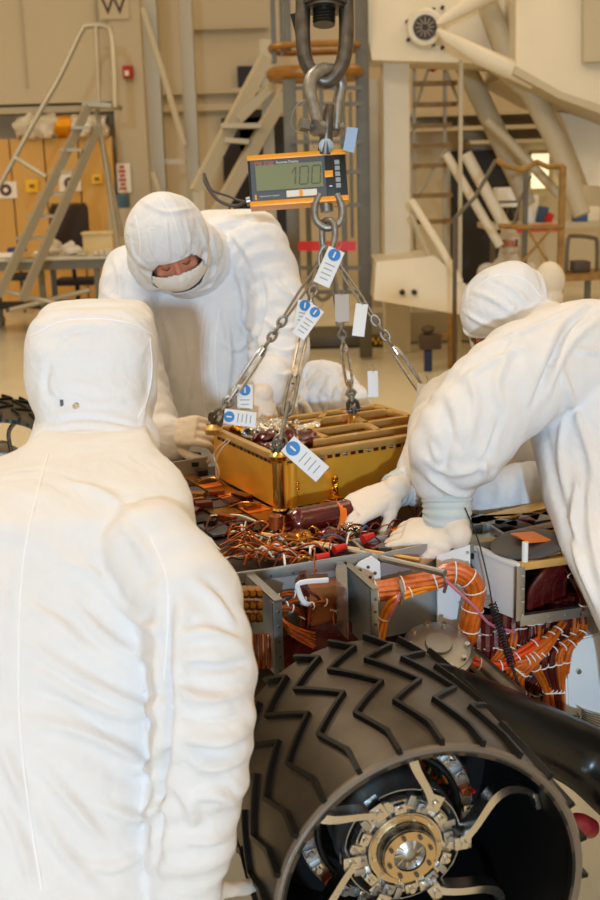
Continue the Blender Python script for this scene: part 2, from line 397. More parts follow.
# chair back / bag
c = OT(62, .5); t = thing('mesh_chair', (c.x, yt+1.1, 0), 'dark brown high backed mesh chair standing behind the work table', 'chair')
bm = B(); box(bm, (c.x, yt+1.12, 1.19), (.47, .08, .52), bev=.05); 
for k in range(12): box(bm, (c.x-.2+.036*k, yt+1.12, 1.46), (.02, .05, .03))
obj('backrest', bm, chairm, t)
bm = B(); box(bm, (c.x, yt+1.3, .5), (.5, .45, .08), bev=.03); obj('seat', bm, chairm, t)
bm = B(); cyl(bm, (c.x, yt+1.3, .05), (c.x, yt+1.3, .47), .03); tube(bm, [(c.x, yt+1.2, .47), (c.x, yt+1.14, .7), (c.x, yt+1.13, .95)], .025, 8)
for k in range(5): beam(bm, (c.x, yt+1.3, .06), (c.x+.3*cos(k*1.257), yt+1.3+.3*sin(k*1.257), .03), .04, .04)
obj('base', bm, blackm, t)
for k, (px, w_, h_, an) in enumerate(((53, .2, .07, .3), (73, .22, .06, -.2))):
    c = OT(px, .25); bm = B(); ell(bm, c+V((0, 0, .06)), w_/2, .08, .05, Matrix.Rotation(an, 3, 'Z')); ell(bm, c+V((.05-.1*k, .02, .1+.03*(1-k))), .09, .05, .05, Matrix.Rotation(.7-1.2*k, 3, 'Y')); crumple(bm, .025, 14, k)
    tag(obj('crumpled_glove', bm, suit_far), 'crumpled white cloth glove on the work table, '+('left one of the pair', 'right one of the pair')[k], 'glove', 'gloves on the work table')
c = OT(17, .3); bm = B(); box(bm, c+V((0, 0, .055)), (.2, .2, .11), bev=.03); tag(obj('blue_bin', bm, blued), 'small dark blue bin on the left part of the work table', 'bin')
for k, (px, w_, h_, dy) in enumerate(((100, .36, .24, .55),)):
    c = OT(px, dy); bm = B(); box(bm, c+V((0, 0, h_/2)), (w_, .25, h_), bev=.02); box(bm, c+V((0, -.02, h_)), (w_+.02, .26, .03), bev=.008); tag(obj('cream_case', bm, mat('cream_plastic', (226, 200, 140), .5)), 'cream plastic case at the right end of the work table', 'case')
for k, (px, col, w_) in enumerate(((5, papers, .2), (30, goldf, .18), (40, papers, .12), (82, foils, .1), (100, foils, .16), (109, tabtop, .1))):
    c = OT(px, .12); bm = B(); box(bm, c+V((0, 0, .035)), (w_, .14, .05+.01*(k % 3)), bev=.012)
    tag(obj('small_box', bm, col), ('white', 'amber', 'slim white', 'shiny', 'wide shiny', 'pale')[k]+' small box on the work table '+('at far left', 'below the yellow sign', 'left of the chair back', 'right of the crumpled gloves', 'before the cream case', 'at its right end')[k], 'box')
# stool
c = PZ(24, 312, 0); c.z = 0; t = thing('swivel_stool', c, 'low black swivel stool under the work table', 'stool')
bm = B(); lathe(bm, c+V((0, 0, .44)), (0, 0, 1), [(0, .16), (.02, .2), (.06, .2), (.09, .15)], 24); obj('seat', bm, blackc, t)
bm = B(); box(bm, c+V((-.05, .18, .66)), (.3, .05, .12), bev=.02); tube(bm, [c+V((-.05, .2, .62)), c+V((-.03, .2, .45)), c+V((0, .05, .42))], .015, 8, 3); obj('backrest', bm, blackc, t)
bm = B(); cyl(bm, c+V((0, 0, .08)), c+V((0, 0, .46)), .025)
for k in range(5): beam(bm, c+V((0, 0, .08)), c+V((.26*cos(k*1.257), .26*sin(k*1.257), .035)), .03, .03)
obj('base', bm, greyp, t)
# side shelf with a blue bin right of the partition
a = PY(113, 208, 16.9); b = PY(134, 208, 16.9); t = thing('side_cabinet', ((a.x+b.x)/2, 16.9, 0), 'pale cabinet with teal box standing right of the work table', 'cabinet')
bm = B(); box(bm, ((a.x+b.x)/2+.15, 16.95, a.z/2), (b.x-a.x+.4, .5, a.z), bev=.01); obj('body', bm, wall2, t)
c = PY(119, 202, 16.7); bm = B(); box(bm, (c.x, 16.9, a.z+.09), (.22, .25, .18), bev=.02); tag(obj('teal_box', bm, mat('teal_plastic', (58, 92, 112), .5)), 'small teal box on top of the pale side cabinet', 'box')
# ---------------- two tall pipes with rod
for k, (x0, x1, y0, y1, r) in enumerate(((149, 160, 0, 190, .068), (186, 194, 0, 200, .062))):
    a = PY(x0, y0, 13.5); b = PY(x1, y1, 13.5); b.x = (a.x+b.x)/2; d_ = (b-a).normalized(); x = b.x
    bm = B(); box(bm, (x, 13.5, 3), (r*2.4, r*2.4, 6), bev=.012); box(bm, (x, 13.5, .02), (.3, .3, .04)); tag(obj('steel_column', bm, mat('warm_grey_column', (158, 146, 122), .45, .3)), 'tall grey square steel column, '+('left', 'right')[k]+' one of the pair behind the bending worker', 'column', 'grey steel columns')
bm = B(); tube(bm, [PY(143, 8, 13.35), PY(165, 80, 13.35), PY(184, 145, 13.35)], .035, 8); tube(bm, [PY(153, 172, 13.3), PY(164, 205, 13.3), PY(170, 262, 13.3)], .03, 8); tag(obj('diagonal_strut', bm, crpaint2), 'slim cream diagonal rod crossing the two grey columns', 'rod')
bm = B(); a = PY(158, 162, 13.5); b = PY(190, 160, 13.5); a.x += .05; b.x -= .05; b.z = a.z; beam(bm, a, b, .05, .06); tag(obj('cross_rail', bm, crpaint2), 'short horizontal rail joining the two grey columns', 'rail')
# ---------------- dark doorway and cream stair
YD = 17.85
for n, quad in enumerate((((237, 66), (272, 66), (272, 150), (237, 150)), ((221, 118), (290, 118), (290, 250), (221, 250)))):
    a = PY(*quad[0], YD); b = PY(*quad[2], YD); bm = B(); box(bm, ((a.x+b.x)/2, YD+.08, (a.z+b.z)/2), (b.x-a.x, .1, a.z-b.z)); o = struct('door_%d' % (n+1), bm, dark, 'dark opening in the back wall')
D = 12.
t = thing('cream_stair', PZ(215, 340, 0), 'cream steel stair truss rising to the right behind the bending worker', 'stair')
for (a, b, w_) in (((196, 192), (266, 58), .13), ((216, 215), (284, 92), .13), ((238, 120), (270, 88), .09)):
    bm = B(); beam(bm, Q(*a), Q(*b), .12, w_, (0, 0, 1)); obj('stringer', bm, crpaint2, t)
for (a, b) in (((222, 126), (262, 126)), ((226, 140), (250, 142))):
    bm = B(); beam(bm, Q(*a), Q(*b), .3, .05); obj('tread', bm, crpaint2, t)
bm = B(); a = Q(266, 60); box(bm, (a.x, a.y, a.z/2+.1), (.12, .1, a.z+.2)); obj('post', bm, crpaint2, t)
bm = B(); a = Q(199, 190); box(bm, (a.x, a.y, a.z/2), (.12, .1, a.z)); obj('post', bm, crpaint2, t)
# ---------------- mast work platform behind the hook
D = 10.4
zb = .0
t = thing('mast_work_platform', PZ(330, 350, 0), 'grey mast lift with amber round edged platform behind the lifting hook', 'lift')
def vpost(px, y0, y1, w_, m=greyp, nm='post', dd=0, floor=False):
    a = Q(px, y0, dd); b = Q(px, y1, dd); bm = B(); z0 = 0.02 if floor else b.z
    box(bm, (a.x, a.y, (a.z+z0)/2), (w_, w_*.8, a.z-z0), bev=.005); obj(nm, bm, m, t)
for (px, y0, y1, w_) in ((289, 80, 340, .12), (361, -12, 340, .12)): vpost(px, y0, y1, w_, floor=True)
for (px, y0, y1, w_) in ((272, -14, 62, .045), (280, -14, 55, .03), (286, -12, 50, .07), (305, 85, 330, .05), (342, 88, 330, .05), (350, 92, 240, .03), (321, 85, 200, .04)): vpost(px, y0, y1, w_)
bm = B(); c = Q(318, 70, .1); c2 = Q(318, 60, .1)
a = Q(271, 66); b = Q(360, 66); ring = []
for k in range(40):
    an = 2*pi*k/40; ring.append(((a+b)/2)+V((copysign(abs(cos(an))**.5, cos(an))*(b.x-a.x)/2, copysign(abs(sin(an))**.6, sin(an))*.4+.3, 0)))
prism(bm, ring, (0, 0, -.09)); obj('platform_floor', bm, yellp, t)
bm = B(); tube(bm, [p+V((0, 0, -.05)) for p in ring[::2]], .055, 10, 2, closed=True); obj('edge_bumper', bm, yellp, t)
bm = B(); tube(bm, [p+V((0, 0, .18)) for p in ring[::2]], .03, 8, 2, closed=True); obj('guard_rail', bm, yellp, t)
for y in (88, 104, 142, 172, 205, 268, 292):
    bm = B(); beam(bm, Q(290, y, .05), Q(361, y, .05), .04, .035); obj('rung', bm, greyp, t)
bm = B(); beam(bm, Q(298, 246, -.08), Q(356, 246, -.08), .03, .085); obj('red_crossbar', bm, mat('red_painted_bar', (196, 44, 52), .5), t)
bm = B(); tube(bm, [Q(318, 262), Q(312, 285), Q(322, 300), Q(334, 288), Q(330, 270)], .02, 8, 5, closed=True); obj('hose_coil', bm, greyp, t)
bm = B(); a = PZ(288, 349, 0); b = PZ(402, 349, 0); box(bm, ((a.x+b.x)/2, a.y, .07), (b.x-a.x, .12, .1), bev=.01); box(bm, (a.x+.5, a.y+.45, .07), (.9, .8, .08)); obj('base_beam', bm, mat('dark_grey_base', (92, 84, 70), .5, .4), t)
# hazard tape (checks)
for k in range(8):
    for j in range(2):
        bm = B(); c = PZ(374+k*2.6, 349, 0); box(bm, (c.x, a.y-.065, .05+.035*j), (.026, .006, .034)); obj('hazard_check', bm, yellows if (k+j) % 2 else blackm, t, 0)
# ---------------- cream gantry machine, upper right
D = 10.2
t = thing('cream_gantry_machine', PZ(420, 345, 0), 'huge cream painted gantry with round port, tubes and struts at upper right', 'machine')
def slab(pts, dd, th, m, nm, bev=0):
    bm = B(); prism(bm, [Q(*p, dd) for p in pts], V((0, th, 0))); return obj(nm, bm, m, t, 30)
slab([(356, -30), (520, -30), (517, 66), (480, 63), (372, 60)], .35, .8, crpaint, 'upper_housing')
slab([(516, -30), (640, -30), (640, 118), (562, 92), (516, 66)], -.2, 1.6, crpaint, 'side_housing')
slab([(516, 66), (562, 92), (640, 118), (640, 128), (558, 98), (514, 74)], -.26, 1.7, crpaint2, 'edge_flange')
slab([(584, -30), (640, -30), (640, 60), (584, 62)], -.3, .1, crpaint2, 'access_panel')
slab([(560, 112), (640, 130), (640, 190), (588, 185)], .5, .2, crpaint, 'lower_housing')
c = Q(425, 28, .3); ax = V((-.1, -1, -.05)).normalized()
bm = B(); lathe(bm, c-ax*.05, ax, [(0, .17), (.1, .17), (.13, .15), (.13, .11), (.1, .1)], 36); obj('port_collar', bm, crpaint, t)
bm = B(); lathe(bm, c, ax, [(0, .098), (.1, .098)], 30); obj('port_disc', bm, mat('dark_bronze', (62, 46, 38), .5, .5), t)
for k in range(12):
    an = k*pi/6; d_ = V((cos(an), 0, sin(an))); bm = B(); beam(bm, c+ax*.105+d_*.03, c+ax*.105+d_*.088, .006, .012, ax); obj('port_fin', bm, crpaint2, t)
for (px, py) in ((407, 22), (408, 40), (433, 10), (442, 8), (433, 45), (442, 48)):
    bm = B(); p = Q(px, py, .33); cyl(bm, p, p+V((0, -.05, 0)), .018, 10); obj('bolt', bm, mat('dark_bolt', (60, 44, 34), .5, .6), t)
def arm(pts, r, m=crpaint, nm='tube_strut', dd=-.1, seg=20):
    bm = B(); tube(bm, [Q(*p, dd) for p in pts], r, seg); obj(nm, bm, m, t)
arm([(437, 24), (447, 18), (470, 4), (500, -14)], [.02, .05, .075, .09])
arm([(437, 30), (448, 38), (480, 56), (535, 80)], [.02, .055, .08, .085])
arm([(534, 79.5), (537, 81)], [.088, .02])
arm([(484, -5), (511, 62)], [.09, .1], crpaint2, dd=.2)
arm([(464, 64), (505, 150), (528, 205)], [.1, .1, .08], crpaint2, dd=1.2)
arm([(490, 62), (530, 90), (556, 140), (582, 215)], [.06, .1, .1, .08], crpaint2, dd=.3)
arm([(487, 120), (510, 142), (560, 196)], .045, crpaint2, dd=.6)
# column under the housing
bm = B(); a = Q(383, 60, .6); b = Q(410, 60, .6); box(bm, ((a.x+b.x)/2, a.y+.2, a.z/2), (b.x-a.x, .35, a.z), bev=.015); obj('column', bm, crpaint, t)
bm = B(); a = Q(366, 80, 1.8); b = Q(384, 80, 1.8); box(bm, ((a.x+b.x)/2, a.y, a.z/2), (b.x-a.x, .2, a.z), bev=.01); obj('column', bm, crpaint2, t)
# foot block
slab([(376, 262), (435, 256), (478, 296), (480, 318), (374, 300)], .3, .9, crpaint, 'foot_block')
for px in (402, 414):
    bm = B(); p = Q(px, 292, .3); cyl(bm, p, p-V((0, .04, 0)), .025, 12); obj('bolt', bm, mat('dark_bolt', (60, 44, 34), .5, .6), t)
a = PZ(366, 345, 0); b = PZ(480, 338, 0)
bm = B(); box(bm, ((a.x+b.x)/2, a.y+.5, .17), (b.x-a.x, 1.0, .33), bev=.04); crumple(bm, .02, 3); obj('plinth', bm, crpaint2, t)
# braces in front of the doorway
bm = B(); tube(bm, [Q(411, 200, .2), Q(440, 246, .2), Q(460, 282, .2)], .035, 10); obj('brace', bm, crpaint, t)
bm = B(); tube(bm, [Q(411, 215, .4), Q(432, 262, .4)], .025, 10); obj('brace', bm, crpaint2, t)
for (a, b, r) in (((446, 154), (500, 246), .045), ((466, 154), (506, 228), .06)):
    bm = B(); tube(bm, [Q(*a, .9), Q(*b, .9)], r, 12); obj('brace', bm, crpaint, t)
bm = B(); a = Q(461, 60, .2); box(bm, (a.x, a.y, a.z/2), (.035, .035, a.z)); obj('slim_post', bm, crpaint2, t)
# dark doorway right
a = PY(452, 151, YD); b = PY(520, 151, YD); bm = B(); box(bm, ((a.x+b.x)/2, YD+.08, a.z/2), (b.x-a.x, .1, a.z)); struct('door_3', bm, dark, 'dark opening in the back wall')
# horizontal rails back right
for n, (x0, x1, y, h) in enumerate(((384, 560, 128, .06), (412, 640, 112, .05), (470, 640, 140, .05))):
    a = PY(x0, y, 17.4); b = PY(x1, y, 17.4); bm = B(); box(bm, ((a.x+b.x)/2, 17.7, (a.z+b.z)/2), (b.x-a.x, .6, h)); struct('trim_%d' % (n+7), bm, wall2, 'cream wall rail')
# window glow right
for n, quad in enumerate((((530, 152), (551, 152), (551, 190), (530, 190)), ((566, 165), (582, 165), (582, 200), (566, 200)))):
    a = PY(*quad[0], YD-.1); b = PY(*quad[2], YD-.1); t2 = B(); box(t2, ((a.x+b.x)/2, YD, (a.z+b.z)/2), (b.x-a.x, .08, a.z-b.z)); o = struct('window_%d' % (n+1), t2, emis('lit_window_%d' % n, (255, 244, 200), 1.0), 'bright lit pane')
    t2 = B()
    for (p, q) in (((a.x, a.z), (b.x, a.z)), ((a.x, b.z), (b.x, b.z)), ((a.x, a.z), (a.x, b.z)), ((b.x, a.z), (b.x, b.z))): beam(t2, (p[0], YD-.05, p[1]), (q[0], YD-.05, q[1]), .06, .06, (0, 1, 0))
    tag(obj('window_frame', t2, wall2, o), kind='structure')
# ---------------- fixed ladder with amber rungs
D = 11.6
t = thing('fixed_ladder', PZ(428, 330, 0), 'fixed steel ladder with ochre rungs beside the cream column', 'ladder')
for px in (414, 445):
    a = Q(px, 64); bm = B(); box(bm, (a.x, a.y, a.z/2), (.035, .04, a.z)); obj('rail', bm, crpaint2, t)
for y in (84, 105, 126, 146, 166, 196, 222):
    bm = B(); beam(bm, Q(413, y), Q((457, 452)[y > 110], y-1), .1, .045); obj('rung', bm, rustp, t)
for (a, b) in (((430, 64), (416, 105)), ((444, 66), (462, 108)), ((445, 150), (418, 196))):
    bm = B(); tube(bm, [Q(*a), Q(*b)], .018, 8); obj('brace', bm, crpaint2, t)
bm = B(); ell(bm, Q(433, 68), .04); tag(obj('red_beacon', bm, redp), 'small red beacon lamp at the top of the ochre runged ladder', 'lamp')
# ---------------- ochre guard rail scaffold
D = 9.6
t = thing('scaffold_frame', PZ(510, 360, 0), 'thin ochre guard rail frame around the seated worker at right', 'scaffold')
def rl(pts, r=.022, m=rustp, nm='rail', sm=0):
    bm = B(); tube(bm, [Q(*p) for p in pts], r, 8, sm); obj(nm, bm, m, t)
rl([(496, 160), (508, 167), (524, 170), (537, 162), (548, 167), (564, 166)], .024)
rl([(496, 160), (475, 197), (456, 217)], .018, greyp); rl([(499, 226), (540, 228), (563, 227)])
def pst(px, y0, m, w_=.04, gap=None):
    a = Q(px, y0); bm = B(); z0 = 0.01; box(bm, (a.x, a.y, (a.z+z0)/2), (w_, w_, a.z-z0)); obj('post', bm, m, t)
pst(563, 166, rustp, .05); pst(455, 216, mat('dark_post', (84, 66, 42), .5), .035); pst(526, 170, greyp, .04)
rl([(531, 176), (520, 200), (514, 224)], .012, greyp); rl([(522, 262), (552, 228)], .012); rl([(528, 230), (548, 262)], .012)
# ---------------- bench top instrument, coloured panels, far tables
YB = 14.6
def things_bx(name, px, py, w_, h_, dep, m, label, cat, Y=YB, bev=.01):
    c = PY(px, py, Y); bm = B(); box(bm, c, (w_, dep, h_), bev=bev); return tag(obj(name, bm, m), label, cat)
t = thing('bench', (PY(535, 232, YB).x, YB+.3, 0), 'far bench behind the seated worker carrying a white instrument', 'bench')
a = PY(486, 224, YB); b = PY(640, 224, YB); bm = B(); box(bm, ((a.x+b.x)/2, YB+.3, a.z-.04), (b.x-a.x, .8, .06)); obj('bench_top', bm, crpaint2, t)
for x in (a.x+.1, (a.x+b.x)/2, b.x-.2):
    bm = B(); box(bm, (x, YB+.05, (a.z-.07)/2), (.06, .06, a.z-.07)); obj('leg', bm, greyp, t)
bm = B(); box(bm, ((a.x*1.4+b.x*.6)/2, YB-.11, a.z-.065), (.62, .02, .09)); obj('red_edge_strip', bm, mat('pink_red', (206, 44, 70), .5), t)
zt = a.z-.01
t = thing('white_instrument', (PY(510, 220, YB).x, YB+.15, zt), 'white boxy instrument on a small stand above the seated worker', 'instrument')
c = PY(511, 194, YB+.1); bm = B(); box(bm, c, (.4, .3, .16), bev=.02); obj('housing', bm, whitep, t)
bm = B(); box(bm, c+V((0, 0, -.13)), (.36, .26, .05), bev=.01); obj('tray', bm, whitep, t)
for s_ in (-1, 1):
    bm = B(); tube(bm, [V((c.x+.02*s_, YB+.15, c.z-.14)), V((c.x+.08*s_, YB+.15, zt))], .014, 8); obj('leg', bm, greyp, t)
for k, (px, py, w_, h_, m, s_) in enumerate(((532, 204, .16, .34, whitep, 'white'), (540, 214, .14, .2, bluep, 'blue'), (545, 220, .1, .12, redp, 'red'))):
    c = PY(px, py, YB+.2+.1*k); bm = B(); box(bm, (c.x, c.y-.12*k, zt+h_/2), (w_, .05, h_), Matrix.Rotation(.2*k, 3, 'Y'), bev=.01)
    tag(obj('binder', bm, m), s_+' folder standing on the far bench right of the instrument', 'folder', 'folders on the far bench')
for k, (px, m, s_) in enumerate(((580, bluep, 'blue'), (592, crpaint, 'cream'), (608, greyp, 'grey'))):
    c = PY(px, 215, YB+.2); bm = B(); box(bm, (c.x, c.y, zt+.09), (.17, .2, .18), bev=.02); tag(obj('equipment_box', bm, m), s_+' equipment box on the far bench at right', 'box')
t = thing('low_table', PZ(590, 320, 0), 'low pale table with framed cart at the right edge of the hall', 'table')
D = 10.9
bm = B(); beam(bm, Q(556, 276), Q(640, 272), .6, .05); obj('tabletop', bm, rustp, t)
for px in (560, 588, 630):
    a = Q(px, 276, -.2); bm = B(); box(bm, (a.x, a.y, a.z/2), (.05, .05, a.z)); obj('leg', bm, greyp, t)
bm = B(); tube(bm, [Q(566, 272), Q(568, 240), Q(574, 236), Q(594, 238), Q(597, 244), Q(597, 272)], .02, 8, 3); obj('hoop_frame', bm, greyp, t)
bm = B(); box(bm, Q(580, 266), (.16, .2, .1), bev=.02); obj('motor_box', bm, mat('dark_brown_box', (74, 58, 44), .5), t)
# ---------------- small jack stand
c = PZ(428, 371, 0); t = thing('jack_stand', c, 'small dark stand with blue leg and ochre post on the shiny floor', 'stand')
bm = B(); box(bm, c+V((0, 0, .1)), (.07, .08, .2), bev=.01); obj('blue_leg', bm, blued, t)
bm = B(); box(bm, c+V((.02, 0, .27)), (.2, .12, .14), bev=.03); ell(bm, c+V((0, 0, .38)), .06, .06, .04); obj('dark_head', bm, mat('dark_brown_box', (74, 58, 44), .5), t)
c2 = c+V((.22, .1, 0)); bm = B(); box(bm, c2+V((0, 0, .25)), (.05, .05, .5), bev=.005); beam(bm, c2+V((0, 0, .32)), c+V((0, 0, .3)), .03, .03); obj('post', bm, rustp, t)

for n, px in enumerate((23, 97)):
    a = PY(px, 40, YW-.41); bm = B(); box(bm, (a.x, YW-.41, 6.0), (.035, .03, 5.9)); struct('trim_%d' % (n+12), bm, wall2, 'upper wall panel seam')
# ============================================================ ROVER
ang = radians(16); EX = V((cos(ang), sin(ang), 0)); EY = V((-sin(ang), cos(ang), 0)); EZ = V((0, 0, 1))
RO = PZ(370, 560, 1.0)
def RP(s, e, z): return RO+EX*s+EY*e+V((0, 0, z-RO.z))
def PE(px, py, e): return PPL(px, py, RO+EY*e, EY)       # point of a vertical plane parallel to the body front
RM = rotm(EX, EY, EZ)
rover = thing('rover', (RO.x, RO.y+.5, 0), 'open partly assembled rover chassis with black cleated wheels, harnesses and bare panels', 'rover')
def rp(name, bm, m, parent=None, smooth=35): return obj(name, bm, m, parent or rover, smooth)
DZ = .985
# ---- body
bm = B(); box(bm, RP(-.05, .5, .79), (1.4, .98, .36), RM, .012); body = rp('chassis_body', bm, deckm)
bm = B(); box(bm, RP(-.05, .5, DZ-.008), (1.42, 1.0, .014), RM, .004); rp('top_deck', bm, deckm)
# under-frame stand carrying the chassis
for s_ in (-.5, .5):
    for e_ in (.2, .8):
        bm = B(); p = RP(s_, e_, 0); box(bm, p+V((0, 0, .306)), (.08, .08, .612), RM); box(bm, p+V((0, 0, .011)), (.2, .2, .02), RM); rp('support_stand', bm, greyp)
# ---- wheels
WA = V((sin(-.236), cos(-.236), 0)); WU = WA.cross(EZ).normalized(); WV = WU.cross(WA)
def wheel(c, full=True):
    c = V(c); W = .41; Rr = .245
    wt = bpy.data.objects.new('wheel', None); wt.empty_display_size = .05; wt.location = c-wloc(rover); link(wt, rover)
    def pt(u, th, r): return c+WA*(u*W)+WU*(cos(th)*r)+WV*(sin(th)*r)
    NS = 144
    # outer skin, closed shell with thickness
    prof = [(0, .0), (.03, .0015), (.2, .004), (.5, .005), (.8, .004), (.97, .0015), (1., 0)]
    bm = B(); rings = []
    for u, dr in prof: rings.append([bm.verts.new(pt(u, 2*pi*k/NS, Rr+dr)) for k in range(NS)])
    for u in (1., .97, .6, .3, .045, .03, 0.): rings.append([bm.verts.new(pt(u, 2*pi*k/NS, Rr-(.014 if u in (0., .03) else .006))) for k in range(NS)])
    n = len(rings)
    for i in range(n):
        a, b = rings[i], rings[(i+1) % n]
        for k in range(NS): bm.faces.new((a[k], a[(k+1) % NS], b[(k+1) % NS], b[k]))
    o = rp('tread_drum', bm, tread, wt, 40)
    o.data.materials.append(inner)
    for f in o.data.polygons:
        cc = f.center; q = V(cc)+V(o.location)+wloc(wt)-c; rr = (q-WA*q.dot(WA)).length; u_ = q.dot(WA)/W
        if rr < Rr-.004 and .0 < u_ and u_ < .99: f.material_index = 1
    # curved cleats (24): zigzag raised ribs across the drum
    zig = [(0., 0), (.15, -.4), (.355, 5.6), (.53, -9.6), (.755, 5.), (.89, -9.), (1., -1)]
    for k in range(24):
        th0 = radians(101.7+15*k); bm = B(); path = []
        for i in range(len(zig)-1):
            (u0, a0), (u1, a1) = zig[i], zig[i+1]; ns = 4
            for j in range(ns): path.append((u0+(u1-u0)*j/ns, th0+radians(a0+(a1-a0)*j/ns)))
        path.append((1., th0+radians(-1)))
        vs = []
        for i, (u, th) in enumerate(path):
            p0 = path[max(i-1, 0)]; p1 = path[min(i+1, len(path)-1)]
            du = (p1[0]-p0[0])*W; dt = (p1[1]-p0[1])*Rr; l = hypot(du, dt); nu, nt_ = -dt/l, du/l
            hw = .0042/max(.5, 1)
            corner = 1.
            if 0 < i < len(path)-1 and i % 4 == 0: corner = 1.25
            row = []
            for sd, r_ in ((-1, Rr+.002), (-.75, Rr+.0135), (.75, Rr+.0135), (1, Rr+.002)):
                row.append(bm.verts.new(pt(u+nu*hw*sd*corner/W, th+nt_*hw*sd*corner/Rr, r_)))
            vs.append(row)
        for a, b in zip(vs, vs[1:]):
            for j in range(3): bm.faces.new((a[j], a[j+1], b[j+1], b[j]))
            bm.faces.new((a[3], a[0], b[0], b[3]))
        bm.faces.new(vs[0]); bm.faces.new(vs[-1][::-1])
        rp('cleat', bm, lug, wt, 30)
    if not full: return wt
    # rim lip
    bm = B()
    tube(bm, [pt(.008, 2*pi*k/96, Rr-.003) for k in range(96)], .007, 8, closed=True); rp('rim_lip', bm, mat('grey_rim_edge', (124, 118, 112), .38, .8), wt)  # grey lip, paler than the drum
    # notches in lip where the cleats end
    # ---- hub
    hub = bpy.data.objects.new('hub', None); hub.empty_display_size = .03
    HU = .34                                  # hub plane along the axis
    hc = c+WA*(HU*W); 
    def hp(h, an, r): return hc-WA*h+WU*(cos(an)*r)+WV*(sin(an)*r)
    bm = B(); lathe(bm, hc, -WA, [(-.05, .086), (-.006, .09), (0, .088), (.004, .084), (.004, .066), (.012, .063), (.012, .05), (.026, .048), (.03, .045), (.03, .027), (.024, .025)], 60); hb = rp('hub', bm, steel, wt)
    bm = B(); lathe(bm, hc, -WA, [(.0, .098), (.0, .1), (-.03, .104), (-.06, .104), (-.062, .09)], 60, caps=False); rp('hub_flange', bm, alu, hb)
    bm = B(); lathe(bm, hc-WA*.0301, -WA, [(0, .0445), (.004, .043), (.004, .0275)], 60, caps=False); lathe(bm, hc-WA*.012, -WA, [(.0, .0605), (.003, .0605), (.003, .051)], 60, caps=False); rp('bearing_ring', bm, mat('pale_bronze_ring', (206, 184, 146), .28, 1), hb)
    # centre cap with vanes
    bm = B(); lathe(bm, hc, -WA, [(.018, .026), (.024, .0255), (.026, .018), (.031, .012), (.033, .004)], 40); rp('centre_cap', bm, alu, hb)
    for k in range(9):
        bm = B(); a = hp(.029, k*2*pi/9, .008); b = hp(.027, k*2*pi/9+.35, .024); beam(bm, a, b, .0022, .004, -WA); rp('cap_vane', bm, steel, hb)
    for k in range(12):                       # clamp blocks around the hub
        an = k*pi/6+.12; M = rotm(WU*cos(an)+WV*sin(an), -WU*sin(an)+WV*cos(an), -WA)
        bm = B(); box(bm, hp(.006, an, .074), (.017, .021, .018), M, .004)
        cyl(bm, hp(.012, an, .075), hp(.021, an, .075), .0048, 12); box(bm, hp(.0, an+.26, .083), (.02, .012, .02), M, .003)
        rp('clamp_block', bm, steel if k % 2 else alu, hb)
    for k in range(8):
        an = k*pi/4+.3; bm = B(); cyl(bm, hp(.03, an, .036), hp(.0385, an, .036), .0035, 10); rp('hub_bolt', bm, dsteel, hb)
    for k in range(10):
        an = k*pi/5+.1; bm = B(); cyl(bm, hp(.012, an, .056), hp(.021, an, .056), .0028, 8); rp('hub_bolt', bm, steel, hb)
    # ---- six curved spokes
    for k in range(6):
        a0 = radians(62+60*k); bm = B(); pts = []; n = 16
        for i in range(n+1):
            f = i/n; r = .088+f*(Rr-.006-.088); th = a0+.42*sin(f*pi*.9)*(1) + f*.05
            pts.append((f, r, th))
        vs = []
        for f, r, th in pts:
            h = .012+.028*sin(f*pi)*.4-.01*f; wd = .032-.008*f
            t_ = .0042; q = .0078/r
            row = [bm.verts.new(hp(h+wd/2, th-q, r)), bm.verts.new(hp(h+wd/2, th+q, r)), bm.verts.new(hp(h-wd/2, th+q, r)), bm.verts.new(hp(h-wd/2, th-q, r))]
            vs.append(row)
        for a, b in zip(vs, vs[1:]):
            for j in range(4): bm.faces.new((a[j], a[(j+1) % 4], b[(j+1) % 4], b[j]))
        bm.faces.new(vs[0]); bm.faces.new(vs[-1][::-1]); rp('spoke', bm, steel, wt, 50)
        bm = B(); an = a0-.02; M = rotm(WU*cos(an)+WV*sin(an), -WU*sin(an)+WV*cos(an), -WA); box(bm, hp(.012, an, .094), (.03, .024, .03), M, .005); cyl(bm, hp(.026, an, .094), hp(.034, an, .094), .006, 12); rp('spoke_root', bm, steel, wt)
        fe = pts[-1]; bm = B(); M2 = rotm(WU*cos(fe[2])+WV*sin(fe[2]), -WU*sin(fe[2])+WV*cos(fe[2]), -WA); box(bm, hp(.004, fe[2], Rr-.012), (.008, .03, .03), M2, .002); rp('spoke_foot', bm, steel, wt)
    bm = B(); lathe(bm, c+WA*(.9*W), WA, [(0, .07), (0, .2395), (.006, .2395), (.006, .07), (0, .07)], 72, caps=False); rp('dark_back_disc', bm, inner, wt)  # added disc that keeps the open back of the wheel dark
    # ---- drive actuator behind the hub
    bm = B(); lathe(bm, hc+WA*.06, WA, [(0, .085), (.02, .1), (.05, .1), (.055, .075), (.14, .072), (.145, .055), (.22, .055)], 48); rp('drive_actuator', bm, alu, wt)
    bm = B(); tube(bm, [hc+WA*.075+WU*(cos(2*pi*k/60)*.125)+WV*(sin(2*pi*k/60)*.125) for k in range(60)], .006, 8, closed=True); rp('black_ring', bm, blackm, wt)
    bm = B(); lathe(bm, hc+WA*.085, WA, [(0, .13), (.0, .155), (.02, .16), (.025, .13)], 60, caps=False); rp('ring_gear', bm, alu, wt)
